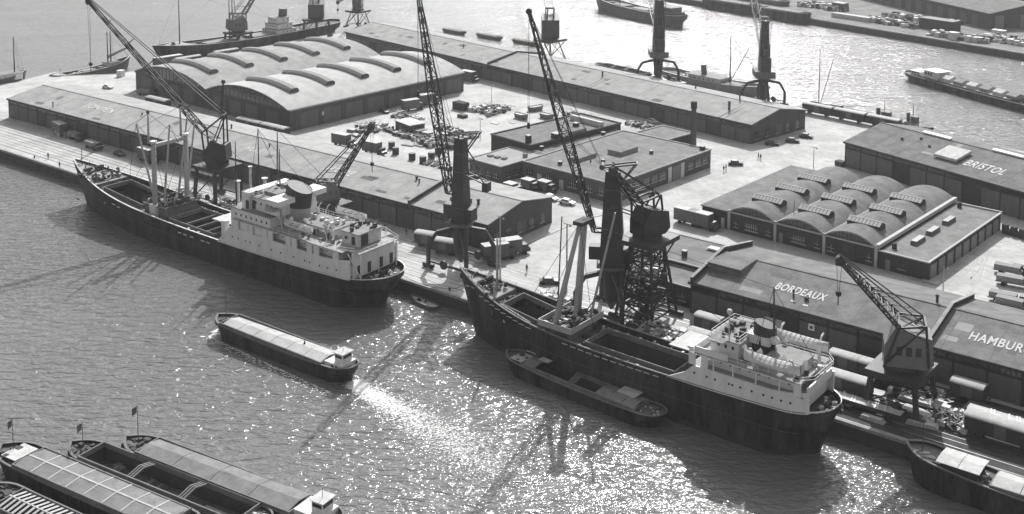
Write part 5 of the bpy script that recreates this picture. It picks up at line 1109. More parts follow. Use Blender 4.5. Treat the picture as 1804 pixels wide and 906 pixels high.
def cab_crane(label, loc, tip, plat=9.5, Hc=6.5, gauge=8, legs='plate', mat=CRANE, cabmat=CRANEG, jib_foot=(3.0, 15.0), jw=4.6, back=(-3.4, 15.5), cab=(-5.2, 3.2, 4.6), mastz=0, deg=0, hook=10, counter=None, group='jib cranes with revolving cabins', wide=1.0, boxed=False):
    t = thing('jib_crane', label, 'crane', loc, deg, group)
    g = gauge/2; hx = 4.2
    for sx in (1, -1):
        for sy in (1, -1):
            m = MB()
            if legs == 'lattice':
                m.bar((sx*hx, sy*g, .9), (sx*2.2, sy*2.2, plat-1.2), .4).bar((sx*hx, sy*g, 1.2), (sx*2.2, -sy*2.2, plat-1.2), .2)
            else: m.bar((sx*hx, sy*g, .9), (sx*hx*.85, sy*g*.9, plat-1.4), .75)
            m.build('portal_leg', mat, t); bogie(t, sx*hx, sy*g)
    MB().box(-hx-.3, -g-.3, plat-1.6, hx+.3, g+.3, plat-.7).build('portal_deck', mat, t)
    m = MB()
    for sy in (1, -1): m.bar((-hx, sy*g, 1.3), (hx, sy*g, 1.3), .3).bar((-hx, sy*g, 1.3), (hx*.9, sy*g*.92, plat-1.8), .24)
    m.tube((1, -g-.2, 1.9), (1, -g+.2, 1.9), .8, .8, 12); m.build('sill_beam', mat, t)
    MB().tube((0, 0, plat-.7), (0, 0, plat), 2.9, 2.9, 18).build('turntable', STEEL, t)
    tl = loc2(loc, deg, tip); yaw = math.atan2(tl.y, tl.x)
    X = Vector((math.cos(yaw), math.sin(yaw), 0)); Y = Vector((-math.sin(yaw), math.cos(yaw), 0))
    def r3(a, b, z): v = X*a + Y*b; return (v.x, v.y, z)
    cx0, cx1, cw = cab
    sec = [(cx0, plat+1.0), (cx0+1.2, plat), (cx1, plat), (cx1, plat+Hc*.55), (cx1-1.6, plat+Hc), (cx0+.4, plat+Hc*.8)]
    m = MB(); A = [r3(x, -cw/2, z) for x, z in sec]; B_ = [r3(x, cw/2, z) for x, z in sec]
    cb = m.grid([A, B_], True).face(*A).face(*B_).build('cabin', cabmat, t)
    m = MB()
    for sg in (1, -1):
        for k in range(3): a = cx0+2.0+k*1.5; m.face(r3(a, sg*(cw/2+.02), plat+Hc*.32), r3(a+.9, sg*(cw/2+.02), plat+Hc*.32), r3(a+.9, sg*(cw/2+.02), plat+Hc*.55), r3(a, sg*(cw/2+.02), plat+Hc*.55))
    m.face(r3(cx1+.02, -1, plat+1.4), r3(cx1+.02, 1, plat+1.4), r3(cx1+.02, 1, plat+Hc*.5), r3(cx1+.02, -1, plat+Hc*.5)); m.build('window', GLASS, cb)
    fx, fz = jib_foot; bx, bz = back; hw = jw/2
    m = MB()
    for s in (1, -1):
        m.bar(r3(cx1, s*hw*.9, plat), r3(fx, s*hw, fz), .34).bar(r3(cx0+.8, s*hw*.9, plat+.5), r3(bx, s*hw*.7, bz), .32).bar(r3(fx, s*hw, fz), r3(bx, s*hw*.7, bz), .32)
        m.bar(r3(cx1, s*hw*.9, plat+.4), r3(bx, s*hw*.7, bz), .26).bar(r3(fx, s*hw, fz), r3(cx0+1.5, s*hw*.9, plat+Hc*.8), .22)
    m.bar(r3(fx, hw, fz), r3(fx, -hw, fz), .3).bar(r3(bx, hw*.7, bz), r3(bx, -hw*.7, bz), .3).bar(r3(fx, hw, fz), r3(bx, -hw*.7, bz), .2).build('a_frame', mat, t)
    fp = Vector(r3(fx, 0, fz)); bp_ = Vector(r3(bx, 0, bz))
    jb, C = lattice(fp, tl, jw, .8, .5, .5, 10, .13, Y); jb.build('jib', mat, t)
    top = Vector(r3(fx-.5, 0, fz+2.8)); m = MB()
    for s in (1, -1): m.bar(tuple(bp_ + Y*s*hw*.6), tuple(tl + Y*s*.35 + Vector((0, 0, .9))), .2)
    for k in range(1, 6):
        a = bp_.lerp(tl, k/6); b_ = fp.lerp(tl, k/6)
        for s in (1, -1): m.bar(tuple(a + Y*s*hw*(1-k/6)*.6), tuple(b_ + Y*s*hw*(1-k/6)), .12)
    m.build('luffing_frame', mat, t)
    MB().tube(tuple(tl + Y*.6), tuple(tl - Y*.6), .7, .7, 10).box(tl.x-.5, tl.y-.5, tl.z-.9, tl.x+.5, tl.y+.5, tl.z+.2).build('jib_sheave', STEEL, t)
    stays(t, [((tl.x+.5*s, tl.y, tl.z), (tl.x+.12*s, tl.y, tl.z-hook)) for s in (1, -1)], .045, 'hoist_rope')
    MB().ball((tl.x, tl.y, tl.z-hook-.4), .55, 8).tube((tl.x, tl.y, tl.z-hook-2.4), (tl.x, tl.y, tl.z-hook-.6), .1, .1).build('hook_block', mat, t)
    if counter:
        m = MB(); p = [Vector(r3(*c)) for c in counter]
        for a, b_ in zip(p, p[1:]):
            d = (b_-a).normalized(); nrm = Vector((0, 0, 1)); 
            for s in (1, -1): m.bar(tuple(a+Y*s*.5), tuple(b_+Y*s*.5), .5)
            m.face(tuple(a+Y*.5+Vector((0,0,.4))), tuple(b_+Y*.5+Vector((0,0,.4))), tuple(b_-Y*.5+Vector((0,0,.4))), tuple(a-Y*.5+Vector((0,0,.4))))
        m.build('balance_beam', mat, t)
    if mastz: MB().bar(r3(bx+.6, .5, bz), r3(bx+.2, 0, mastz), .3).bar(r3(bx+1.6, -.7, bz), r3(bx+.2, 0, mastz), .2).ball(r3(bx+.2, 0, mastz), .6, 8).build('luffing_mast', mat, t)
    return t
cab_crane('grey-cabined jib crane beside the BORDEAUX warehouse at the right, jib lowered to the left', Q(267.2, 10.6), G(1479, 458, 24), 7.6, 6.6, 8.8, 'plate', jib_foot=(.8, 14.6), jw=6.4, back=(-3.4, 14.9), cab=(-4.8, 3.0, 5.0), hook=5.4, cabmat=M('light_crane_plate', .19, .6, .2, .5, .4))
cab_crane('tall jib crane behind the left cargo ship holds, long jib reaching the top left corner', Q(90.4, 9.4), G(156, 2, 51), 10.2, 6.0, 8.4, 'plate', cabmat=CRANE, jib_foot=(3.4, 18.0), jw=3.4, back=(-2.2, 22.5), cab=(-3.2, 2.6, 4.2), mastz=31, hook=16)
cab_crane('small jib crane behind the funnel of the left cargo ship with a short raised jib', Q(128.2, 12.0), G(655, 222, 24), 7.2, 4.6, 7.6, 'lattice', jib_foot=(2.4, 11.4), jw=3.6, back=(-2.6, 12.0), cab=(-3.6, 2.6, 3.8), hook=9)
LC = cab_crane('cluttered lattice crane standing between the right-hand tower crane and the office', Q(215.2, 15.0), G(1080, 300, 31), 17.0, 5.4, 9.0, 'lattice', cabmat=CRANE, jib_foot=(2.8, 24.0), jw=3.2, back=(-2.4, 24.5), cab=(-4.0, 2.6, 4.4), hook=7)
lm, _ = lattice((0, 0, 1), (0, 0, 16.2), 6.6, 4.2, 6.6, 4.2, 7, .2, (0, 1, 0), .14); lm.build('lattice_pylon', CRANE, LC)
for z in (4.5, 8.6): box(-3.4, -3.4, z, 3.4, 3.4, z+.12).build('pylon_landing', STEEL, LC)
rr = MB()
for z in (4.6, 8.7): rail_line(rr, [(-3.4, -3.4, z), (3.4, -3.4, z), (3.4, 3.4, z), (-3.4, 3.4, z), (-3.4, -3.4, z)])
rr.build('guard_rail', STEEL, LC)
clutter(24, -3, -3, 3, 3, 4.6, 91, (.4, 1.4)).build('landing_gear', STEEL, LC); clutter(16, -3, -3, 3, 3, 8.7, 92, (.3, 1.1)).build('pale_landing_gear', CREAM, LC)
for k in range(9): MB().path([(-3.6+.5*math.cos(a_*.8), 3.7, 5+k*.9+.35*math.sin(a_*.8)) for a_ in range(9)], .09, 4).build('cable_coil', STEEL, LC)
# cranes on the back and left quays
cab_crane('portal jib crane on the back quay seen above the rear warehouse ridge', Q(50, 209), G(930, -160, 44), 10.5, 9.5, 10, 'lattice', cabmat=CRANE, jib_foot=(3, 22), jw=3.4, back=(-2.6, 23), cab=(-4.4, 3.6, 7), deg=-8)
cab_crane('jib crane working the dark freighter at the top left, jib pointing up right', Q(-76.5, 151), G(475, -50, 32), 7.5, 6.2, 9, 'plate', jib_foot=(3, 14.5), jw=3.6, back=(-3, 15), cab=(-4.6, 3.2, 5.4), deg=90, mastz=30)
cab_crane('boxy dark crane between the freighter and the rear warehouse', Q(-69, 190), G(590, -160, 44), 9.0, 8.0, 9, 'plate', cabmat=CRANE, jib_foot=(3, 20), jw=3.4, back=(-3, 21), cab=(-4.4, 4.2, 7), deg=90)
cab_crane('small crane on a tall portal left of the rear warehouse', Q(-73.5, 221), G(595, 4, 19), 9.0, 7.5, 8, 'lattice', cabmat=CRANEG, jib_foot=(2.4, 18.5), jw=2.4, back=(-2.4, 18.5), cab=(-2.6, 2.6, 4.4), deg=90, hook=3)

# ================================================================ WAGONS, LORRIES, YARD THINGS
def wagon_proto(L_=10.5, B=2.8, H=3.5, curved=True, roof=WROOF, body=WAGON, name='goods_wagon', label='', loc=(0, 0, 0), deg=0, hoops=False, group='railway wagons on the quays'):
    t = thing(name, label, 'railway wagon', loc, deg, group); fl = 1.15
    if H > 1.8:
        b = box(-L_/2, -B/2, fl, L_/2, B/2, H-.35).build('body', body, t)
        m = box(-.9, -.08, 0, .9, -.004, H-fl-.6).mesh('wagon_door', HULLG)
        for s in (1, -1):
            o = link('wagon_door', m, t, (0, s*B/2*-1, fl+.08)); 
            if s < 0: o.rotation_euler.z = PI
        bm = MB()
        for k in range(int(L_/1.1)):
            for s in (1, -1): bm.box(-L_/2+.2+k*1.1, s*(B/2+.02)-.03, fl, -L_/2+.28+k*1.1, s*(B/2+.02)+.03, H-.4)
        bm.build('side_stanchion', STEEL, t)
        n = 8; prof = [(-(B/2+.12)*math.cos(PI*k/n), H-.38 + .5*math.sin(PI*k/n)) for k in range(n+1)] if curved else [(-(B/2+.1), H-.38), (B/2+.1, H-.38), (B/2+.1, H-.22), (-(B/2+.1), H-.22)]
        MB().prism(prof, -L_/2-.15, L_/2+.15).build('roof', roof, t)
    else:
        m = MB()
        m.box(-L_/2, -B/2, fl, L_/2, B/2, fl+.12).box(-L_/2, -B/2, fl+.12, L_/2, -B/2+.08, H).box(-L_/2, B/2-.08, fl+.12, L_/2, B/2, H).box(-L_/2, -B/2+.08, fl+.12, -L_/2+.08, B/2-.08, H).box(L_/2-.08, -B/2+.08, fl+.12, L_/2, B/2-.08, H)
        m.build('body', body, t)
        MB().box(-L_/2+.1, -B/2+.1, fl+.12, L_/2-.1, B/2-.1, H-.25).build('load', roof, t)
        if hoops:
            hm = MB().prism([(-B/2+.1, 0), (B/2-.1, 0), (B/2-.1, .08), (-B/2+.1, .08)], -.1, .1).mesh('lashing', WHITE)
            for x in (-2.4, -1.9, .4, 1.6, 2.0, 3.2): link('lashing', hm, t, (x, 0, H-.24), rotz=.25)
    box(-L_/2-.1, -.9, .8, L_/2+.1, .9, fl-.003).build('underframe', STEEL, t)
    wh = MB().tube((0, -.78, 0), (0, -.66, 0), .48, .48, 12).tube((0, .66, 0), (0, .78, 0), .48, .48, 12).tube((0, -.7, 0), (0, .7, 0), .08).mesh('wheelset', STEEL)
    for x in (-L_*.3, L_*.3): link('wheelset', wh, t, (x, 0, .5))
    bf = MB().tube((0, 0, 0), (.55, 0, 0), .1).tube((.5, 0, 0), (.6, 0, 0), .22).mesh('buffer', STEEL)
    for s in (1, -1):
        for y in (-.85, .85):
            o = link('buffer', bf, t, (s*(L_/2+.1), y, .98)); 
            if s < 0: o.rotation_euler.z = PI
    return t
w0 = wagon_proto(10.8, 2.9, 3.7, label='covered wagon with a long pale rounded roof beside the stern of the right-hand coaster', loc=Q(257.5, 8.6))
dup(w0, Q(245.8, 8.6), 0, 'covered wagon with a pale rounded roof, hidden in part by the coaster superstructure')
dup(w0, Q(234.0, 8.6), 0, 'covered wagon with a bleached roof, nearest the cluttered lattice crane')
dup(w0, Q(284.0, 8.6), 0, 'covered wagon with a banded pale roof above the bow of the bottom right barge')
dup(w0, Q(296.0, 8.6), 0, 'covered wagon at the right edge on the waterside track')
dup(w0, Q(53.2, 60.2), 0, 'covered wagon with a rounded roof at the corner of the vaulted warehouse')
dup(w0, Q(41.6, 60.2), 0, 'covered wagon second from the corner of the vaulted warehouse')
dup(w0, Q(-6.5, 60), 0, 'covered wagon with a pale roof seen over the LONDEN roof, left of the tall jib')
dup(w0, Q(69, 166), -9, 'covered wagon standing against the rear warehouse wall below the steep jib')
dup(w0, Q(173.5, 192.6), -8, 'covered wagon on the back quay beside the end of the rear warehouse')
dup(w0, Q(185.3, 191.1), -8, 'covered wagon on the back quay, middle one of the row')
dup(w0, Q(197.1, 189.6), -8, 'covered wagon on the back quay, nearest the BRISTOL warehouse')
dup(w0, Q(-60, 112), 85, 'covered wagon with a bright roof at the left quay of the vaulted warehouse')
dup(w0, Q(-60, 131), 85, 'covered wagon with a white roof under the hull of the dark freighter')
w1 = wagon_proto(5.2, 2.7, 3.5, label='short van wagon with a hooped pale roof, left one of the pair by BORDEAUX', loc=Q(255.2, 16.6), body=HOLD)
dup(w1, Q(260.6, 16.6), 0, 'short van wagon with a hooped pale roof, right one of the pair by BORDEAUX')
dup(w1, Q(275.6, 19.2), 0, 'short van wagon with a hooped roof under the HAMBURG wall')
dup(w1, Q(266.5, 17.4), 0, 'short van wagon half hidden by the grey-cabined crane')
dup(w1, Q(228.5, 16.2), 0, 'short van wagon below the BORDEAUX parapet')
dup(w1, Q(235.2, 16.2), 0, 'short van wagon right of the one below the BORDEAUX parapet')
dup(w1, Q(155.2, 17.5), 14, 'hooped van with a pale roof, left of the tower crane portal')
dup(w1, Q(161.5, 16.6), 14, 'hooped van with a pale roof, behind the tower crane portal')
w2 = wagon_proto(12.5, 2.8, 1.75, False, CANV, label='long flat wagon with pale sheeting and lashings beside the waterside wagons', loc=Q(283.0, 14.6), hoops=True)
dup(w2, Q(297.5, 14.6), 0, 'long flat wagon with pale sheeting at the right edge')
dup(w2, Q(263.5, 5.0), 0, 'flat wagon loaded with pale boards under the grey-cabined crane')
dup(w2, Q(118, 18.3), 0, 'flat wagon with a pale load beside the small jib crane')
dup(w2, Q(72, 19.0), 0, 'flat wagon with a white sheet under the LONDEN roof edge')

def lorry(label, loc, deg, body=CARL, L_=7, box_h=2.4, cabm=CARD, flat=False, roof=CANV, name='lorry', group='lorries about the sheds'):
    t = thing(name, label, 'lorry', loc, deg, group)
    c = MB(); prof = [(0, .6), (2.0, .6), (2.0, 1.4), (1.55, 1.6), (1.3, 2.35), (0, 2.35)]
    c.prism(prof, -1.05, 1.05, 'y'); cb = c.build('cab', cabm, t, (L_/2-2.0, 0, 0)); 
    MB().box(.4, -1.07, 1.5, 1.2, -1.053, 2.15).box(.4, 1.053, 1.5, 1.2, 1.07, 2.15).build('window', GLASS, cb)
    box(-L_/2, -.5, .55, L_/2-2, .5, .8).build('chassis', STEEL, t)
    if flat:
        box(-L_/2, -1.2, .9, L_/2-2.2, 1.2, 1.05).build('load_bed', WOOD, t); m = MB().box(-L_/2+.2, -1.0, 1.05, L_/2-2.6, 1.0, 1.05+box_h*.4); m.build('load', roof, t)
    else:
        box(-L_/2, -1.25, .85, L_/2-2.15, 1.25, .85+box_h).build('box_body', body, t); box(-L_/2-.05, -1.3, .85+box_h, L_/2-2.1, 1.3, .95+box_h).build('body_roof', roof, t)
    wh = MB().tube((0, -.15, 0), (0, .15, 0), .48, .48, 12).mesh('wheel', TYRE)
    for x in (-L_*.3, L_*.32):
        for y in (-1.05, 1.05): link('wheel', wh, t, (x, y, .48))
    return t
l0 = lorry('white-roofed box lorry in front of the rear warehouse, left of the pair', G(800, 147), -4, HULLG, 8, 2.9)
dup(l0, G(828, 143), -4, 'white-roofed box lorry in front of the rear warehouse, right of the pair')
dup(l0, G(728, 194), 72, 'tall dark box lorry standing by the vaulted warehouse side')
dup(l0, G(757, 184), 70, 'box lorry with a flat white roof behind the tall dark one')
dup(l0, G(880, 457), 62, 'tall box lorry near the light pole beyond the coaster bow')
dup(l0, G(903, 449), 62, 'second tall box lorry by the light pole, nearer the warehouse gable')
dup(l0, G(108, 238), -8, 'box lorry parked in the shade of the LONDEN wall, left one')
dup(l0, G(262, 285), -2, 'box lorry with a bright roof beside the open LONDEN doorway')
dup(l0, G(1240, 402), -3, 'long dark box lorry with a pale roof left of the triple-vaulted depot')
dup(l0, G(1216, 396), -3, 'box lorry partly behind the long dark one by the depot')
v0 = lorry('small box van beside the store, nearest the workshop corner', G(905, 342), -5, HULLG, 5.4, 1.9)
dup(v0, G(936, 335), -5, 'box lorry with a square white roof by the workshop front, left of the pair')
dup(v0, G(965, 338), -5, 'box lorry with a square white roof by the workshop front, right of the pair')
dup(l0, G(606, 258), 4, 'long van body with a white top in the yard above the small crane jib')
dup(l0, G(660, 272), 2, 'dark long lorry below the white-topped van in the yard')
l1 = lorry('flat lorry with grey load, shaded by the LONDEN wall', G(165, 262), -6, flat=True, L_=8, box_h=2.6, roof=CANVG)
dup(l1, G(135, 246), -6, 'flat lorry with a white topped load, second along the LONDEN wall')
dup(l1, G(1778, 535), 4, 'flat lorry with a long white load at the right edge of the depot yard')
dup(l1, G(1790, 505), 8, 'dark flat lorry behind the long white load at the right edge')
dup(l1, G(1785, 485), 5, 'flat lorry farthest back in the cluster at the right edge')
dup(l1, G(260, 168), 20, 'flat lorry with dark load near the left end of the vaulted warehouse')
dup(l1, G(1790, 545), 2, 'flat lorry nearest the HAMBURG roof at the right edge')
def car(label, loc, deg, mat=CARD):
    t = thing('parked_car', label, 'car', loc, deg, 'parked cars')
    MB().prism([(-2.1, .3), (2.1, .3), (2.15, .75), (1.1, .92), (-1.5, .95), (-2.15, .8)], -.8, .8, 'y').build('body', mat, t)
    MB().prism([(-1.5, .95), (.95, .93), (.45, 1.42), (-1.1, 1.45)], -.7, .7, 'y').build('cabin', mat, t)
    MB().prism([(-1.3, 1.0), (.75, .98), (.38, 1.36), (-1.02, 1.38)], -.72, .72, 'y').build('window', GLASS, t)
    wh = MB().tube((0, -.12, 0), (0, .12, 0), .33, .33, 10).mesh('wheel', TYRE)
    for x in (-1.35, 1.35):
        for y in (-.72, .72): link('wheel', wh, t, (x, y, .33))
    return t
c0 = car('light car parked between the pair of box lorries and the workshop corner', G(970, 352), -6, CARL)
dup(c0, G(999, 360), 6, 'light car below the workshop front, nearest the tower crane jib'); dup(c0, G(190, 156), 10, 'light car standing alone beyond the LONDEN roof')
dup(c0, G(1178, 212), -8, 'light car by the rear warehouse, upper of two'); dup(c0, G(1150, 217), -10, 'light car by the rear warehouse, lower of two')
c1 = car('dark car parked at the gable of the rear warehouse, left of two', G(1360, 256), 24); dup(c1, G(1396, 251), 20, 'dark car parked at the gable of the rear warehouse, right of two')
dup(c1, G(1296, 291), 30, 'dark car standing by the workshop corner in the open'); dup(c1, G(210, 274), -4, 'dark rounded car on the quay above the bow of the left cargo ship')
dup(c1, G(676, 199), -6, 'dark car tight against the side of the vaulted warehouse'); dup(c1, G(1797, 478), 15, 'dark car cut by the right edge in the depot yard'); dup(c1, G(1420, 243), 10, 'dark car in the open, right of the gable cars')
dup(c1, G(968, 500), 40, 'dark covered car on the quay right of the coaster bow')

# light poles
def light_pole(label, loc, H=15, r=.14, double=True):
    t = thing('light_pole', label, 'lamp post', loc, 0, 'light poles')
    MB().tube((0, 0, 0), (0, 0, H), r*1.5, r, 8).build('pole', MASTP, t)
    m = MB().box(-.9 if double else 0, -.06, H-.05, .9, .06, H+.05); m.build('cross_arm', STEEL, t)
    MB().tube((.8, 0, H-.35), (.8, 0, H), .28, .15, 8).build('lamp', CREAM, t); 
    return t
p0_ = light_pole('slim light pole on the open quay left of the bipod mast', G(998, 515), 14.5)
dup(p0_, G(881, 500), 0, 'light pole beside the tower crane portal and tall lorries')
light_pole('thin light pole standing before the vaulted depot', G(1433, 296), 6, .08); light_pole('thin lamp on the BORDEAUX side lane near the garages', G(1661, 520), 6, .08)
light_pole('short lamp at the left end of the pier', G(106, 136), 3.2, .09)
light_pole('thin pole in the middle yard beside the machinery scrap', G(866, 180), 6.5, .08); light_pole('thin pole by the head of the tower crane in the yard', G(846, 248), 7, .08)

# yard stores: reels, crates, scrap
r0 = thing('cable_drum', 'round dark drum in the yard, nearest the tank lorry', 'drum', G(697, 272), 0, 'drums in the yard')
MB().tube((0, 0, 0), (0, 0, 2.0), 1.0, 1.0, 14).build('drum_body', STEEL, r0); MB().tube((0, 0, 2.0), (0, 0, 2.08), .9, .9, 14).build('drum_lid', CANVG, r0)
for px, py, lb in ((726, 282, 'round dark drum, second of the row along the quay warehouse ridge'), (745, 288, 'round dark drum, third of the row along the ridge'), (760, 281, 'taller drum with a bright rim beside the row'), (772, 272, 'round drum just left of the steep jib foot'), (690, 262, 'big round tank standing above the row of drums')): dup(r0, G(px, py), 0, lb)
def crate(label, loc, deg, d=(3, 2.4, 2), mat=WOOD, top=None, name='crate', cat='crate', group='crates in the yard'):
    t = thing(name, label, cat, loc, deg, group); a, b_, c_ = d
    box(-a/2, -b_/2, 0, a/2, b_/2, c_).build('crate_body', mat, t)
    m = MB()
    for x in (-a/2, 0, a/2-.12): m.box(x, -b_/2-.05, 0, x+.12, -b_/2-.004, c_)
    m.box(-a/2, -b_/2-.06, c_*.45, a/2, -b_/2-.055, c_*.55); m.build('batten', mat, t)
    if top: box(-a/2-.05, -b_/2-.05, c_, a/2+.05, b_/2+.05, c_+.08).build('lid', top, t)
    return t
rnd = random.Random(3)
crate('big dark slatted crate in the yard left of the machinery heap', G(812, 193), -5, (5.2, 3, 2.6), BRICKD)
crate('dark low cart body beside the machinery heap', G(815, 207), -5, (3, 2, 1), STEEL, None, 'cart', 'cart', 'carts')
spots = [(690, 233, 4, 2, .8, STEEL, None), (705, 239, 5, 2, .9, STEEL, CANV), (722, 243, 3, 2, 1, BRICKD, CANV), (738, 246, 3.4, 2, 1.4, STEEL, None), (753, 242, 3, 2.2, 1.6, WOOD, CANV), (768, 247, 2.4, 2, 1.3, STEEL, None), (783, 243, 2.6, 2, 1.4, BRICKD, CANV), (795, 250, 3, 2, 1.0, STEEL, None), (775, 257, 3, 1.6, .8, WOOD, CANV), (795, 262, 2.4, 1.8, 1.4, STEEL, None), (718, 257, 4, 1, .3, WOOD, None), (738, 258, 3, 1, .3, WOOD, None), (620, 232, 2.6, 2, .8, WOOD, CANV), (634, 234, 2, 1.6, .7, BRICKD, None), (646, 233, 3, 2, .7, WOOD, CANV), (628, 240, 2.6, 1.8, .5, WOOD, CANV), (745, 303, 3, 2, 1.2, STEEL, CANV), (768, 305, 4, 2, 1.0, STEEL, None), (786, 300, 3, 2, 1.2, BRICKD, CANV)]
for k, (px, py, a, b_, c_, mt, tp) in enumerate(spots):
    crate(('pale-lidded' if tp else 'dark') + ' crate ' + ['at the left end of the scrap row', 'second along the scrap row', 'third along the scrap row', 'below the white-roofed hut', 'right of the hut in the scrap row', 'at the middle of the scrap row', 'left of the steep jib in the scrap row', 'under the steep jib', 'on the ground below the scrap row', 'near the tower crane head', 'long and low, lying below the row', 'long and low beside the other timber', 'upper left, behind the white-topped van', 'small, right of the white-topped van', 'beside the tip of the small crane jib', 'lowest of the group by the white-topped van', 'on the quay side of the drums', 'low and long below the drums', 'at the foot of the steep jib'][k], G(px, py), rnd.uniform(-14, 10), (a, b_, c_), mt, tp)
# machinery heap
def heap(label, loc, deg, lx, ly, n, seed, s=(.4, 1.6), mats=(STEEL, CANVG, CREAM)):
    t = thing('scrap_heap', label, 'scrap heap', loc, deg)
    for q, mt in enumerate(mats):
        m = clutter(n, -lx, -ly, lx, ly, .0, seed+q, s); rn = random.Random(seed+q+50)
        for _ in range(n//2):
            x, y, z = rn.uniform(-lx, lx), rn.uniform(-ly, ly), rn.uniform(.4, 1.6); m.bar((x, y, z), (x+rn.uniform(-2.5, 2.5), y+rn.uniform(-2, 2), rn.uniform(0, 2.2)), .12)
        m.build(['machine_parts', 'sheeted_parts', 'pale_parts'][q], mt, t, kind='stuff')
    return t
heap('heap of machinery and timber in the middle of the yard', G(858, 197), -8, 5.5, 4.2, 34, 101)
heap('row of scrap iron and timber along the yard below the hut', G(735, 246), -14, 11, 2.6, 46, 111, (.4, 1.4))
heap('tangle of gear behind the head of the left tower crane', G(775, 252), -10, 6, 4, 40, 121, (.4, 1.5))
heap('low heap of small gear near the tower crane foot', G(770, 292), -8, 4, 2, 20, 131, (.3, .9))
heap('goods and gear piled on the quay below the lattice crane', Q(222, 8.5), 0, 6, 3.6, 46, 141, (.5, 1.7))
heap('goods and gear piled behind the bow of the right-hand coaster', Q(197, 8), 0, 5, 3.6, 26, 151, (.5, 1.4), (STEEL, CREAM, CREAM))
heap('cargo slings and gear on the quay beside the winches of the left cargo ship', Q(81, 5.5), 0, 4, 2.4, 22, 161, (.4, 1.2))
heap('timber and drums stacked on the far shore quay', G(1690, 68), -14, 14, 4, 60, 171, (.8, 2.6))
heap('loose goods on the far shore, right of the pale gable', G(1775, 74), -14, 12, 6, 46, 181, (.8, 2.4), (STEEL, CREAM, CREAM))
heap('loose goods on the far shore, left part', G(1570, 42), -14, 16, 5, 50, 191, (.8, 2.4))
heap('goods on the quay behind the rear tower crane', Q(112, 201), -8, 6, 2.5, 26, 201, (.5, 1.8))
heap('goods stacked on the quay right of the waterside wagons', Q(268, 16), 0, 4, 2.6, 26, 211, (.4, 1.3), (STEEL, CREAM, CREAM))
heap('dunnage along the BORDEAUX wall below the parapet', Q(240, 18.5), 0, 6, 1.6, 22, 221, (.4, 1.2), (STEEL, CREAM, CREAM))
heap('long row of loose cargo in the yard behind the workshop store', G(800, 235), -12, 9, 2.4, 40, 301, (.3, 1.2))
heap('loose planks and gear in the open yard left of the laid-up boats', G(880, 192), -8, 4, 2.2, 20, 311, (.3, 1.1))
heap('cargo piled by the rear warehouse doors right of the laid-up boats', G(1015, 206), -10, 5, 2, 22, 321, (.4, 1.3))
heap('cargo beside the two parked cars at the rear warehouse', G(1125, 222), -10, 4, 2, 20, 331, (.4, 1.2))
heap('slings and drums on the quay by the tall jib crane', Q(97, 7), 0, 4, 3, 24, 341, (.4, 1.2))
heap('cargo stacked between the small jib crane and the warehouse wall', Q(136, 17), 0, 6, 2.4, 34, 351, (.4, 1.5), (STEEL, CREAM, CREAM))
heap('goods heaped on the shaded quay right of the crane leg', Q(276, 11), 0, 4, 3.4, 30, 361, (.4, 1.4), (STEEL, CREAM, CREAM))
heap('dunnage on the shaded quay by the stern of the coaster', Q(254, 4), 0, 7, 1.6, 26, 371, (.3, .9), (STEEL, CREAM, CREAM))
heap('stacked goods on the far shore beside the white slabs', G(1450, 14), -14, 14, 6, 40, 381, (.8, 2.8))
heap('scattered goods on the far shore before the grey warehouse', G(1620, 36), -14, 20, 5, 50, 391, (.8, 2.4))
heap('scattered crates in the open yard left of the white-roofed hut', G(660, 226), -8, 5, 4, 22, 401, (.4, 1.1))
heap('timber and gear in the yard between hut and vaulted warehouse', G(715, 208), -8, 6, 3, 22, 411, (.3, 1.0))
heap('boxes and gear by the LONDEN wall', G(120, 240), -6, 5, 2, 16, 231, (.5, 1.4))
heap('small gear in front of the warehouse gable', Q(160, 19.5), 0, 5, 1.6, 20, 241, (.4, 1.3), (STEEL, CREAM, CREAM))
# white plates and sheets lying on the quay right
for k, (a, b_, L_, W_, dg, lb) in enumerate(((262, 11.5, 5, 2.4, 8, 'pale steel plate leaning by the left leg of the grey-cabined crane'), (270.8, 9.5, 6, 2.2, -6, 'pale plate on the quay right of the crane leg'), (272.3, 6.4, 5, 2, 12, 'pale plate stack nearest the barge at the bottom right'), (265.5, 2.9, 4, 1.2, 0, 'pale plank pile at the quay edge under the crane'), (269, 13.5, 6, 2, 0, 'pale plate pile behind the crane'), (223.5, 12.8, 4, 2, 5, 'white sheet on the quay beside the lattice crane'), (262.5, 8.2, 4, 2.2, 20, 'pale board stack directly under the crane portal'))):
    m = MB()
    for q in range(3): m.box(-L_/2+q*.15, -W_/2, .05+q*.24, L_/2-q*.2, W_/2-q*.1, .05+q*.24+.18)
    single(m, 'plate_stack', CANV, lb, 'plate stack', Q(a, b_), dg, 'plate stacks on the quay')
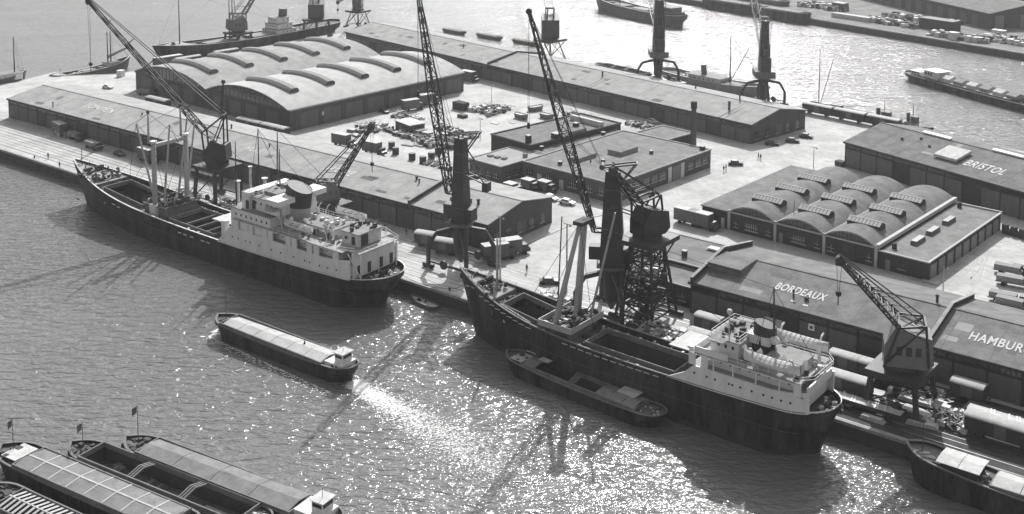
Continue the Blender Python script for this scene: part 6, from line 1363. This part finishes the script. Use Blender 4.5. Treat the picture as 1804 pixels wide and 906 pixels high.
# boats laid up ashore
hb = Hull(6.4, 2.4, 1.1, 1.5, 1.2, rake=.4, counter=.2, bowlen=.4, sternlen=.15, wlz=.2)
def yard_boat(label, loc, deg):
    t = thing('yard_boat', label, 'boat', loc, deg, 'boats laid up in the yard'); h = Hull(6.4, 2.6, 1.5, 2.0, 1.6, rake=.4, counter=.2, bowlen=.4, sternlen=.15, wlz=.2)
    h.build(t, HULLG, None, CANV, .12, n=12, cap=CANV); box(1.5, -.7, 0, 4.6, .7, .4).build('chock', WOOD, t); return t
y0 = yard_boat('laid-up boat with a pale deck, left of three in the yard', G(908, 206), -12); dup(y0, G(930, 197), 70, 'laid-up boat standing upright between the other two'); dup(y0, G(952, 206), -8, 'laid-up boat with a pale deck, right of three in the yard')
crate('white hatch lid lying on the yard ground, left one', G(872, 218), 0, (2.6, 1.4, .2), CANV); crate('white hatch lid lying on the yard ground, right one', G(903, 217), 0, (1.6, 1.2, .2), CANV)
# pile of crates and row of posts right of the garages
for k in range(6):
    crate('dark tarred crate ' + ['nearest the garages in the row at the right', 'second in the row at the right', 'third in the row at the right', 'fourth in the row at the right', 'fifth in the row at the right', 'last in the row, at the picture edge'][k], G(1771 + k*7.5, 411 + k*2.2), -15, (1.2, 1.2, 1.2 if k % 2 else 2.2), HOLD, None, 'tarred_crate')
for k, (px, py) in enumerate(((1640, 505), (1500, 305 ))): pass
crate('dark skip by the corner of the BRISTOL warehouse', G(1481, 292), -18, (2.6, 2, 1.4), HOLD, None, 'skip', 'skip')
crate('pale slab at the near corner of the garages', G(1640, 497), -3, (3.4, 2.2, .25), STONE, None, 'slab', 'slab')
# far quay details
crate('white stacked slabs on the far quay edge', G(1500, 34), -14, (22, 3.6, 2.2), CANV, None, 'slab_stack', 'slab stack')
crate('pale block on the far quay', G(1480, 18), -14, (7, 5, 4), HULLG, CANV, 'cargo_box', 'box'); crate('tall pale hut on the far quay, right part', G(1680, 70), -14, (4, 3, 3.4), CREAM, WHITE, 'cargo_box', 'box')
crate('dark tarpaulin-covered stack before the far warehouse gable', G(1655, 52), -14, (18, 7, 5.0), BRICKD, CANVG, 'cargo_box', 'box'); crate('white boxes at the far gable, right', G(1760, 62), -14, (6, 3, 2.4), CREAM, WHITE, 'cargo_box', 'box')
crate('small white kiosk on the left quay near the sailing barge', G(213, 135), 20, (2.2, 2.2, 2.4), CREAM, WHITE, 'kiosk', 'kiosk'); crate('long white-roofed shelter by the freighter bow', G(296, 112), 84, (12, 3, 3.0), HULLG, CANV, 'shelter', 'shelter')
# life raft / people
def human_mesh(pose='stand'):
    "one continuous skinned body"
    J = dict(pel=(0, 0, .95), ch=(0, 0, 1.28), nk=(0, 0, 1.5), hd=(.02, 0, 1.68))
    st = .22 if pose == 'walk' else .03
    V = [(0, 0, .95), (0, 0, 1.28), (0, 0, 1.47), (.03, 0, 1.62), (.02, 0, 1.75),
         (0, .2, 1.42), (-.04, .27, 1.14), (.08, .26, .9), (.12, .25, .82), (0, -.2, 1.42), (.08 if pose == 'walk' else -.03, -.27, 1.14), (.2 if pose == 'walk' else .08, -.25, .92), (.24 if pose == 'walk' else .1, -.24, .84),
         (0, .1, .88), (st*.7, .11, .5), (st, .11, .08), (st+.15, .11, .04), (0, -.1, .88), (-st*.5, -.11, .5), (-st*1.2, -.11, .08), (-st*1.2+.15, -.11, .04)]
    Ed = [(0, 1), (1, 2), (2, 3), (3, 4), (2, 5), (5, 6), (6, 7), (7, 8), (2, 9), (9, 10), (10, 11), (11, 12), (0, 13), (13, 14), (14, 15), (15, 16), (0, 17), (17, 18), (18, 19), (19, 20)]
    Rd = [.15, .17, .08, .1, .1, .075, .055, .04, .045, .075, .055, .04, .045, .1, .07, .05, .04, .1, .07, .05, .04]
    me = bpy.data.meshes.new('person'); me.from_pydata(V, Ed, [])
    o = bpy.data.objects.new('person', me); COL.objects.link(o); md = o.modifiers.new('s', 'SKIN')
    for k, sv in enumerate(me.skin_vertices[0].data): sv.radius = (Rd[k], Rd[k]); sv.use_root = (k == 0)
    ss = o.modifiers.new('b', 'SUBSURF'); ss.levels = 1
    dg = bpy.context.evaluated_depsgraph_get(); out = bpy.data.meshes.new_from_object(o.evaluated_get(dg)); bpy.data.objects.remove(o)
    out.materials.clear(); out.materials.append(CLOTH); return out
hm = [human_mesh('stand'), human_mesh('walk')]
cap_m = MB().tube((0, 0, 1.74), (0, 0, 1.88), .12, .1, 10).tube((0, 0, 1.73), (0, 0, 1.76), .17, .17, 10).mesh('cap', CANVG)
def person(label, loc, deg, k=0):
    o = bpy.data.objects.new('person', hm[k]); COL.objects.link(o); o.location = loc; o.rotation_euler.z = TH + math.radians(deg); o['label'] = label; o['category'] = 'person'; link('cap', cap_m, o, (.02, 0, 0)); return o
ppl = [(1275, 303, 1, 'person walking in the open by the workshop corner, nearest the wall'), (1279, 301, 0, 'person standing beside the walker by the workshop corner'), (1336, 280, 1, 'person crossing the open ground right of the workshop'), (1340, 282, 0, 'person standing at the open ground behind the walker'), (1648, 752, 0, 'person standing on the quay between the crane leg and the bottom right barge'), (928, 480, 0, 'person standing on the quay right of the tall lorries'), (105, 296, 0, 'person standing at the quay edge left of the bow of the left cargo ship'), (504, 251, 0, 'person standing by the white-topped van in the yard'), (744, 231, 0, 'person standing by the scrap row in the yard'), (716, 415, 1, 'person walking below the warehouse wall by the hooped vans'), (85, 280, 1, 'person walking along the quay edge at the left')]
for px, py, k, lb in ppl: person(lb, G(px, py), rnd.uniform(0, 360), k)
for sx, sy, z, L_, lb in ((110, 1.2, 5.95, 170, 'person standing on the forecastle of the left cargo ship, by the windlass'), (105.5, -2.5, 5.85, 170, 'person working at the anchor gear of the left cargo ship'), (76, 1, 5.06, 170, 'person on the winch platform of the left cargo ship'), (3, 1.6, 3.6, 170, 'person at the stern rail of the left cargo ship')):
    person(lb, Q(L_-sx, -8-sy, z), rnd.uniform(0, 360), 0)
person('person on the forecastle of the right-hand coaster', Q(263.6-70, -6.6-1.8, 7.45), 30, 0)
person('person on the bow of the bottom right barge', Q(279, -6.8, -.9), 80, 0)
person('person standing on the deck of the moving motor barge', Q(172.5, -35.3, -.9), 10, 0)
# bollards along the quay edge
bm_ = MB().tube((0, 0, 0), (0, 0, .5), .2, .16, 10).tube((0, 0, .42), (0, 0, .6), .3, .3, 10).mesh('mooring_bollard', STEEL)
ORD = 'first second third fourth fifth sixth seventh eighth ninth tenth eleventh twelfth thirteenth fourteenth fifteenth'.split()
for k in range(15):
    a = -62 + k*26.5
    o = link('mooring_bollard', bm_, None, Q(a, .9, .1)); o['label'] = ORD[k] + ' iron mooring bollard from the left along the front quay edge'; o['category'] = 'bollard'; o['group'] = 'mooring bollards on the front quay'
# mooring lines
def line(label, p, q, sag=.8):
    p, q = Vector(p), Vector(q); n = 8; pts = [p.lerp(q, k/n) - Vector((0, 0, sag*4*(k/n)*(1-k/n))) for k in range(n+1)]
    o = MB().path([tuple(x) for x in pts], .05, 4).build('mooring_line', ROPE); o['label'] = label; o['category'] = 'rope'; return o
line('mooring line from the bow of the left cargo ship to the quay', Q(55, -6, 6.5), Q(44, .9, .5)); line('mooring line from the stern of the left cargo ship to the quay', Q(169.5, -7, 4.6), Q(176.5, .9, .5))
line('mooring line from the bow of the right-hand coaster to the quay', Q(188, -5, 8), Q(176.5, .9, .5)); line('mooring line from the stern of the right-hand coaster to the quay', Q(263, -6, 5.4), Q(269.3, .9, .5), .5)
# wake of the motor barge: broken foam lying on the water
wk = MB(); rn = random.Random(9)
def foam(a, b_, s):
    k = rn.randint(5, 8); p0 = rn.uniform(0, 6); c = Q(a, b_, WATER+.03+rn.uniform(0, .02))
    wk.face(*[(c.x + s*rn.uniform(.5, 1)*math.cos(p0+2*PI*q/k)*1.5, c.y + s*rn.uniform(.5, 1)*math.sin(p0+2*PI*q/k), c.z) for q in range(k)])
for _ in range(6500):
    u = rn.random()**1.5; foam(186 + u*40 + rn.gauss(0, .6), -36.0 - u*6 + rn.gauss(0, .8 + u*2.6), rn.uniform(.04, .17)*(1.25-u*.5))
for _ in range(420):
    u = rn.random(); foam(150 + u*36, -39.6 - u*1.4 - rn.random()**2*1.6, rn.uniform(.05, .2))
for _ in range(60): foam(148.4 + rn.uniform(0, 3), -36.4 + rn.gauss(0, 1.8), rn.uniform(.1, .35))
wk.build('wake_foam', FOAMM, kind='stuff')['label'] = 'white broken foam of the wake behind the motor barge'
for o in COL.objects:
    if o.name.startswith('wake_foam'): o['category'] = 'foam'

# ================================================================ HAZE
hz = MB().box(-5200, -1700, -13, 5200, 6200, 108).mesh('haze', CONC); hz.materials.clear()
hmx = bpy.data.materials.new('haze_air'); hmx.use_nodes = True; t = hmx.node_tree; t.nodes.clear()
pv = t.nodes.new('ShaderNodeVolumePrincipled'); pv.inputs['Density'].default_value = .00011; pv.inputs['Color'].default_value = (.95, .95, .95, 1); pv.inputs['Anisotropy'].default_value = .35
om = t.nodes.new('ShaderNodeOutputMaterial'); t.links.new(pv.outputs[0], om.inputs['Volume'])
hz.materials.append(hmx); link('haze', hz, None, kind='stuff')
